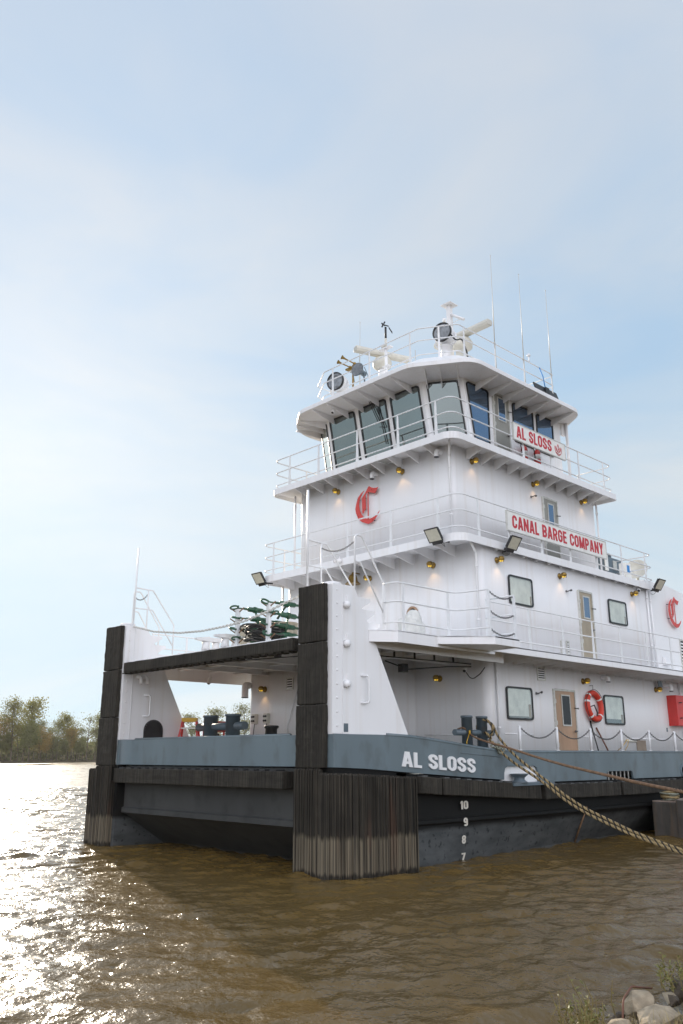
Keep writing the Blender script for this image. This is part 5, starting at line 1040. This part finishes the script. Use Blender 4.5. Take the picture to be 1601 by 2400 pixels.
# far bank
bank = [(-330, 150), (-190, 205), (-105, 255), (-60, 330), (0, 385), (90, 420), (260, 460), (420, 470)]
def bankpt(t):
    n = len(bank) - 1; k = min(int(t * n), n - 1); f = t * n - k; a, b = bank[k], bank[k + 1]; return (a[0] + (b[0] - a[0]) * f, a[1] + (b[1] - a[1]) * f)
mb = MB(); va = []
for k in range(71):
    a, b = bankpt(k / 70); ni = V((a, b)).normalized(); j = 2 * mnoise.noise(V((k * .7, 0, 0)))
    for d, z in ((-3 + j, -.4), (1 + j, .35), (4 + j, 1.2), (120, 1.5)): p = wpt(a + ni.x * d, b + ni.y * d); va.append((p[0], p[1], z))
mb.add(va, [(k * 4 + i, k * 4 + i + 1, k * 4 + i + 5, k * 4 + i + 4) for k in range(70) for i in range(3)], True)
M['farsoil'] = mat('far_bank_soil', (.13, .10, .06), .9, var=.3, vs=.2)
tag(obj('far_bank', mb, M['farsoil'], origin=(0, 0, 0)), kind='structure')
def leafmat(name, c, tr=.5):
    m = bpy.data.materials.new(name); m.use_nodes = True; nt = m.node_tree; b = nt.nodes['Principled BSDF']; o = nt.nodes['Material Output']
    cc = mixc(nt, ramp(nt, [(.3, 0.), (.7, 1.)], noise(nt, .55, (1, 1, 1), 2)).outputs[0], tuple(x * .7 for x in c), tuple(x * 1.35 for x in c)); nt.links.new(cc, b.inputs['Base Color']); b.inputs['Roughness'].default_value = .6
    t = nt.nodes.new('ShaderNodeBsdfTranslucent'); nt.links.new(cc, t.inputs[0]); mx = nt.nodes.new('ShaderNodeMixShader'); mx.inputs[0].default_value = tr; nt.links.new(b.outputs[0], mx.inputs[1]); nt.links.new(t.outputs[0], mx.inputs[2]); nt.links.new(mx.outputs[0], o.inputs[0]); return m
M['bark'] = mat('bark', (.10, .08, .06), .9, var=.3, vs=3)
LM = [leafmat('olive_leaves', (.21, .20, .05)), leafmat('yellow_leaves', (.33, .23, .06)), leafmat('dark_leaves', (.16, .17, .05)), leafmat('pale_leaves', (.19, .20, .08))]
def tree_proto(seed, h, nl, per, sp, lm, low=.35, lsz=(.25, .55)):
    rr = random.Random(seed); e = link('bank_tree', None, None, (0, 0, 0)); tr = MB(); lf = MB()
    bend = V((rr.gauss(0, .05), rr.gauss(0, .05), 0)) * h; trunk = [V((0, 0, -.3)), bend * .2 + V((0, 0, h * .3)), bend * .6 + V((rr.gauss(0, .2), rr.gauss(0, .2), h * .62)), bend + V((0, 0, h * .93))]
    tr.tube(trunk, [h * .017, h * .013, h * .008, h * .002], 7); ends = [trunk[-1], trunk[2] + V((0, 0, h * .12))]
    for k in range(nl):
        f = rr.uniform(low, .92); i = 1 if f < .62 else 2; a = trunk[i].lerp(trunk[i + 1] if i < 3 else trunk[3], rr.random()); a.z = min(a.z, h * .9); q = rr.uniform(0, 2 * PI); L = h * rr.uniform(.14, .30) * (1.15 - .5 * f); d = V((math.cos(q), math.sin(q), rr.uniform(.35, 1.1))).normalized(); m_ = a + d * L * .5 + V((0, 0, L * .06)); t = a + d * L + V((0, 0, L * .12)); tr.tube([a, m_, t], [h * .006, h * .0035, h * .0012], 5); ends += [t, m_.lerp(t, .5)]
        for _ in range(2): q2 = V((rr.gauss(0, 1), rr.gauss(0, 1), rr.uniform(0, 1))).normalized() * L * .4; tr.tube([m_, m_ + q2], [h * .0025, h * .001], 4); ends.append(m_ + q2)
    for c in ends:
        R_ = h * rr.uniform(.045, .11) * sp
        for _ in range(int(per * .62 * rr.uniform(.2, 1.6))):
            p = c + V((rr.gauss(0, R_), rr.gauss(0, R_), rr.gauss(0, R_ * .75))); s = rr.uniform(*lsz); u_ = V((rr.gauss(0, 1), rr.gauss(0, 1), rr.gauss(0, 1))).normalized(); v_ = u_.orthogonal().normalized() * s * .5; u_ = u_ * s * .5
            lf.add([p - u_, p + v_, p + u_, p - v_], [(0, 1, 2, 3)])
    obj('trunk', tr, M['bark'], e, origin=(0, 0, 0), recalc=False); obj('crown', lf, lm, e, origin=(0, 0, 0), recalc=False); return e
TP = [(tree_proto(1, 17, 14, 95, 1.0, LM[0]), 'tall olive leafy tree with open crown'), (tree_proto(2, 15, 13, 14, 1.1, LM[3]), 'thin nearly bare tree with a few leaves'), (tree_proto(3, 14, 14, 95, 1.1, LM[1]), 'yellowish autumn tree with patchy crown'), (tree_proto(4, 12, 15, 130, 1.25, LM[2], .15), 'dense dark green tree'), (tree_proto(5, 16, 13, 62, .85, LM[3], .45), 'slender pale green tree with airy crown')]
rr = random.Random(21)
def put_tree(k, az, dist, sc_, where):
    e, lab = TP[k]; a = dist * math.sin(D2R(az)); b = dist * math.cos(D2R(az)); p = wpt(a, b); o = inst(e, (p[0], p[1], 1.0), rr.uniform(0, 6.28)); o.scale = (sc_ * rr.uniform(.9, 1.1), sc_ * rr.uniform(.9, 1.1), sc_); tag(o, '%s %s' % (lab, where), 'tree', 'trees on the far river bank')
WL = 'on the far bank left of the boat'; WG = 'on the far bank seen under the foredeck'
for k, az, d, s in [(2, -21.8, 268, .82), (0, -20.6, 262, 1.0), (0, -19.95, 270, 1.04), (3, -19.6, 258, .86), (2, -21.2, 265, .85), (3, -20.9, 262, .62), (2, -19.0, 266, .66), (4, -18.9, 272, .72), (0, -17.95, 285, .72), (0, -17.3, 282, .82), (2, -17.1, 280, .66), (1, -16.75, 287, .82), (1, -16.2, 285, .95), (4, -15.7, 290, .88), (0, -15.2, 300, 1.0), (2, -15.0, 296, .95), (3, -18.3, 275, .55), (3, -16.6, 278, .5), (4, -22.6, 255, 1.0), (0, -23.5, 250, .95), (2, -14.3, 305, .9), (0, -13.4, 310, .95), (1, -20.2, 268, .7), (4, -19.3, 270, .62), (2, -18.55, 272, .55), (4, -18.2, 275, .6), (0, -16.95, 285, .58), (4, -16.4, 288, .62), (1, -15.4, 292, .8), (3, -17.6, 278, .5), (3, -15.5, 290, .5), (3, -21.5, 262, .6)]: put_tree(k, az, d, s * .9, WL)
for k, az, d, s in [(4, -9.7, 335, .95), (2, -8.6, 340, .90), (4, -7.95, 345, 1.1), (1, -8.3, 350, 1.0), (0, -6.9, 352, .92), (4, -6.35, 355, 1.22), (4, -5.7, 358, 1.18), (1, -5.2, 355, .95), (2, -4.5, 360, .82), (4, -3.55, 365, 1.15), (0, -2.9, 368, 1.1), (3, -4.2, 355, .65), (3, -6.6, 350, .62), (2, -2.2, 372, .9)]: put_tree(k, az, d, s, WG)
mb = MB(); st2 = MB()
for _ in range(60000):
    t = rr.uniform(.22, .66); a, b = bankpt(t); ni = V((a, b)).normalized(); d = rr.uniform(2, 22); p = wpt(a + ni.x * d + rr.gauss(0, 2), b + ni.y * d); hmax = 5.4 + 2.6 * mnoise.noise(V((t * 40, 3, 0))) + 1.4 * mnoise.noise(V((t * 140, 7, 0))); z = .8 + max(.3, hmax) * rr.random() ** 1.1; s = rr.uniform(.5, 1.35)
    u_ = V((rr.gauss(0, 1), rr.gauss(0, 1), rr.gauss(0, 1))).normalized(); v_ = u_.orthogonal().normalized() * s * .45; u_ = u_ * s * .5; c = V((p[0], p[1], z)); mb.mi = rr.choice((0, 0, 1, 2, 2)); mb.add([c - u_, c + v_, c + u_, c - v_], [(0, 1, 2, 3)])
tag(obj('undergrowth', mb, [leafmat('brush_olive', (.22, .215, .08), .45), leafmat('brush_brown', (.27, .225, .105), .45), leafmat('brush_dark', (.16, .175, .065), .45)], origin=(0, 0, 0), recalc=False), kind='stuff')

# thin river haze round the whole place
mb = MB(); mb.box(-420, 520, -80, 620, -1.2, 21)
m = bpy.data.materials.new('haze'); m.use_nodes = True; nt = m.node_tree; nt.nodes.remove(nt.nodes['Principled BSDF']); pv = N(nt, 'ShaderNodeVolumePrincipled', i_Density=.00012, i_Anisotropy=.45); pv.inputs['Color'].default_value = (.95, .95, .93, 1); nt.links.new(pv.outputs[0], nt.nodes['Material Output'].inputs['Volume'])
tag(obj('haze', mb, m), kind='stuff')
# ------------------------------------------------------------------ sun, sky, camera
AZ, EL = D2R(69.5), D2R(19)
sun_v = V((math.cos(AZ) * math.cos(EL), math.sin(AZ) * math.cos(EL), math.sin(EL)))
L = bpy.data.lights.new('sun', 'SUN'); L.energy = 5.0; L.angle = D2R(.6); L.color = (1, .87, .70)
so = bpy.data.objects.new('sun', L); col.objects.link(so); so.rotation_euler = sun_v.to_track_quat('Z', 'Y').to_euler(); so.location = (0, 0, 40)
wd = bpy.data.worlds.new('World'); sc.world = wd; wd.use_nodes = True; nt = wd.node_tree; bg_ = nt.nodes['Background']; bg_.inputs[1].default_value = .10
sky = nt.nodes.new('ShaderNodeTexSky'); sky.sky_type = 'NISHITA'; sky.sun_disc = False; sky.sun_elevation = EL; sky.sun_rotation = PI / 2 - AZ; sky.air_density = 1.0; sky.dust_density = 1.2; sky.ozone_density = 1.5
tc = nt.nodes.new('ShaderNodeTexCoord'); dirv = tc.outputs['Generated']
def dot(v):
    n = N(nt, 'ShaderNodeVectorMath', operation='DOT_PRODUCT'); nt.links.new(dirv, n.inputs[0]); n.inputs[1].default_value = v; return n.outputs['Value']
def mth(op, a, b=None, c=None):
    n = N(nt, 'ShaderNodeMath', operation=op)
    for k, s in enumerate((a, b, c)):
        if s is None: continue
        if hasattr(s, 'node'): nt.links.new(s, n.inputs[k])
        else: n.inputs[k].default_value = s
    return n.outputs[0]
ds_ = mth('MAXIMUM', dot(sun_v), 0.); back = mth('MAXIMUM', mth('MULTIPLY', dot(FW), -1.), 0.); up = dot((0, 0, 1))
mp = nt.nodes.new('ShaderNodeMapping'); mp.inputs['Scale'].default_value = (1.3, 1.3, 3.4); mp.inputs['Rotation'].default_value = (.1, .15, .4); nt.links.new(dirv, mp.inputs[0])
nz = N(nt, 'ShaderNodeTexNoise', i_Scale=1.5, i_Detail=5, i_Roughness=.55); nz.inputs['Distortion'].default_value = .5; nt.links.new(mp.outputs[0], nz.inputs['Vector'])
veil = ramp(nt, [(.30, .95), (.70, 1.)], nz.outputs['Fac']).outputs[0]
mp2 = nt.nodes.new('ShaderNodeMapping'); mp2.inputs['Scale'].default_value = (1.0, 1.5, 4.2); mp2.inputs['Rotation'].default_value = (.22, -.12, .9); nt.links.new(dirv, mp2.inputs[0])
nz2 = N(nt, 'ShaderNodeTexNoise', i_Scale=1.25, i_Detail=6, i_Roughness=.52); nz2.inputs['Distortion'].default_value = .9; nt.links.new(mp2.outputs[0], nz2.inputs['Vector'])
wisp = ramp(nt, [(.34, 0.), (.68, 1.)], nz2.outputs['Fac']).outputs[0]
def scaled(c, f):
    n = N(nt, 'ShaderNodeVectorMath', operation='SCALE'); n.inputs[0].default_value = c; nt.links.new(f, n.inputs['Scale']); return n.outputs[0]
amp = mth('MULTIPLY_ADD', back, 1.0, 8.3)                      # sky raised behind the camera, added fill for the shaded walls
cl = mixc(nt, wisp, scaled((.535, .75, .985), amp), scaled((.80, .88, .955), amp))
base = mixc(nt, veil, sky.outputs[0], cl)
base = mixc(nt, ramp(nt, [(.40, 0.), (.75, .5)], up).outputs[0], base, scaled((.665, .745, .895), amp))
hz = ramp(nt, [(.0, .85), (.16, .5), (.42, 0.)], up).outputs[0]
base = mixc(nt, hz, base, mixc(nt, wisp, scaled((.60, .845, .98), mth('MULTIPLY_ADD', back, 0., 9.3)), scaled((.82, .92, .97), mth('MULTIPLY_ADD', back, 0., 9.3))))
gl = mth('ADD', mth('MULTIPLY', mth('POWER', ds_, 12.), 2.0), mth('ADD', mth('MULTIPLY', mth('POWER', ds_, 90.), .3), mth('MULTIPLY', mth('POWER', ds_, 900.), 0.)))
gv = N(nt, 'ShaderNodeVectorMath', operation='SCALE'); gv.inputs[0].default_value = (1.0, .90, .80); nt.links.new(gl, gv.inputs['Scale'])
bk = N(nt, 'ShaderNodeVectorMath', operation='ADD'); nt.links.new(base, bk.inputs[0]); nt.links.new(scaled((1., .925, .965), mth('MULTIPLY', back, 15.5)), bk.inputs[1]); base = bk.outputs[0]  # unseen bright sky added behind the camera to light the shaded white walls
ad = N(nt, 'ShaderNodeVectorMath', operation='ADD'); nt.links.new(base, ad.inputs[0]); nt.links.new(gv.outputs[0], ad.inputs[1]); nt.links.new(ad.outputs[0], bg_.inputs[0])
cam = bpy.data.cameras.new('camera'); co = bpy.data.objects.new('camera', cam); col.objects.link(co); sc.camera = co
cam.sensor_fit = 'VERTICAL'; cam.sensor_height = 36; cam.sensor_width = 24; cam.lens = 1983.15 / 2400 * 36; cam.clip_end = 4000; cam.clip_start = .1
co.location = (-11.33, -13.02, 2.208)
co.rotation_euler = (Matrix.Rotation(-.766436, 4, 'Z') @ Matrix.Rotation(PI / 2 + .279761, 4, 'X') @ Matrix.Rotation(-.002139, 4, 'Z')).to_euler()
sc.view_settings.view_transform = 'Standard'; sc.view_settings.look = 'None'; sc.view_settings.exposure = 0; sc.view_settings.gamma = 1
sc.cycles.max_bounces = 6; sc.cycles.diffuse_bounces = 4; sc.cycles.glossy_bounces = 3; sc.cycles.transparent_max_bounces = 4; sc.cycles.caustics_reflective = False; sc.cycles.caustics_refractive = False; sc.cycles.sample_clamp_indirect = 6
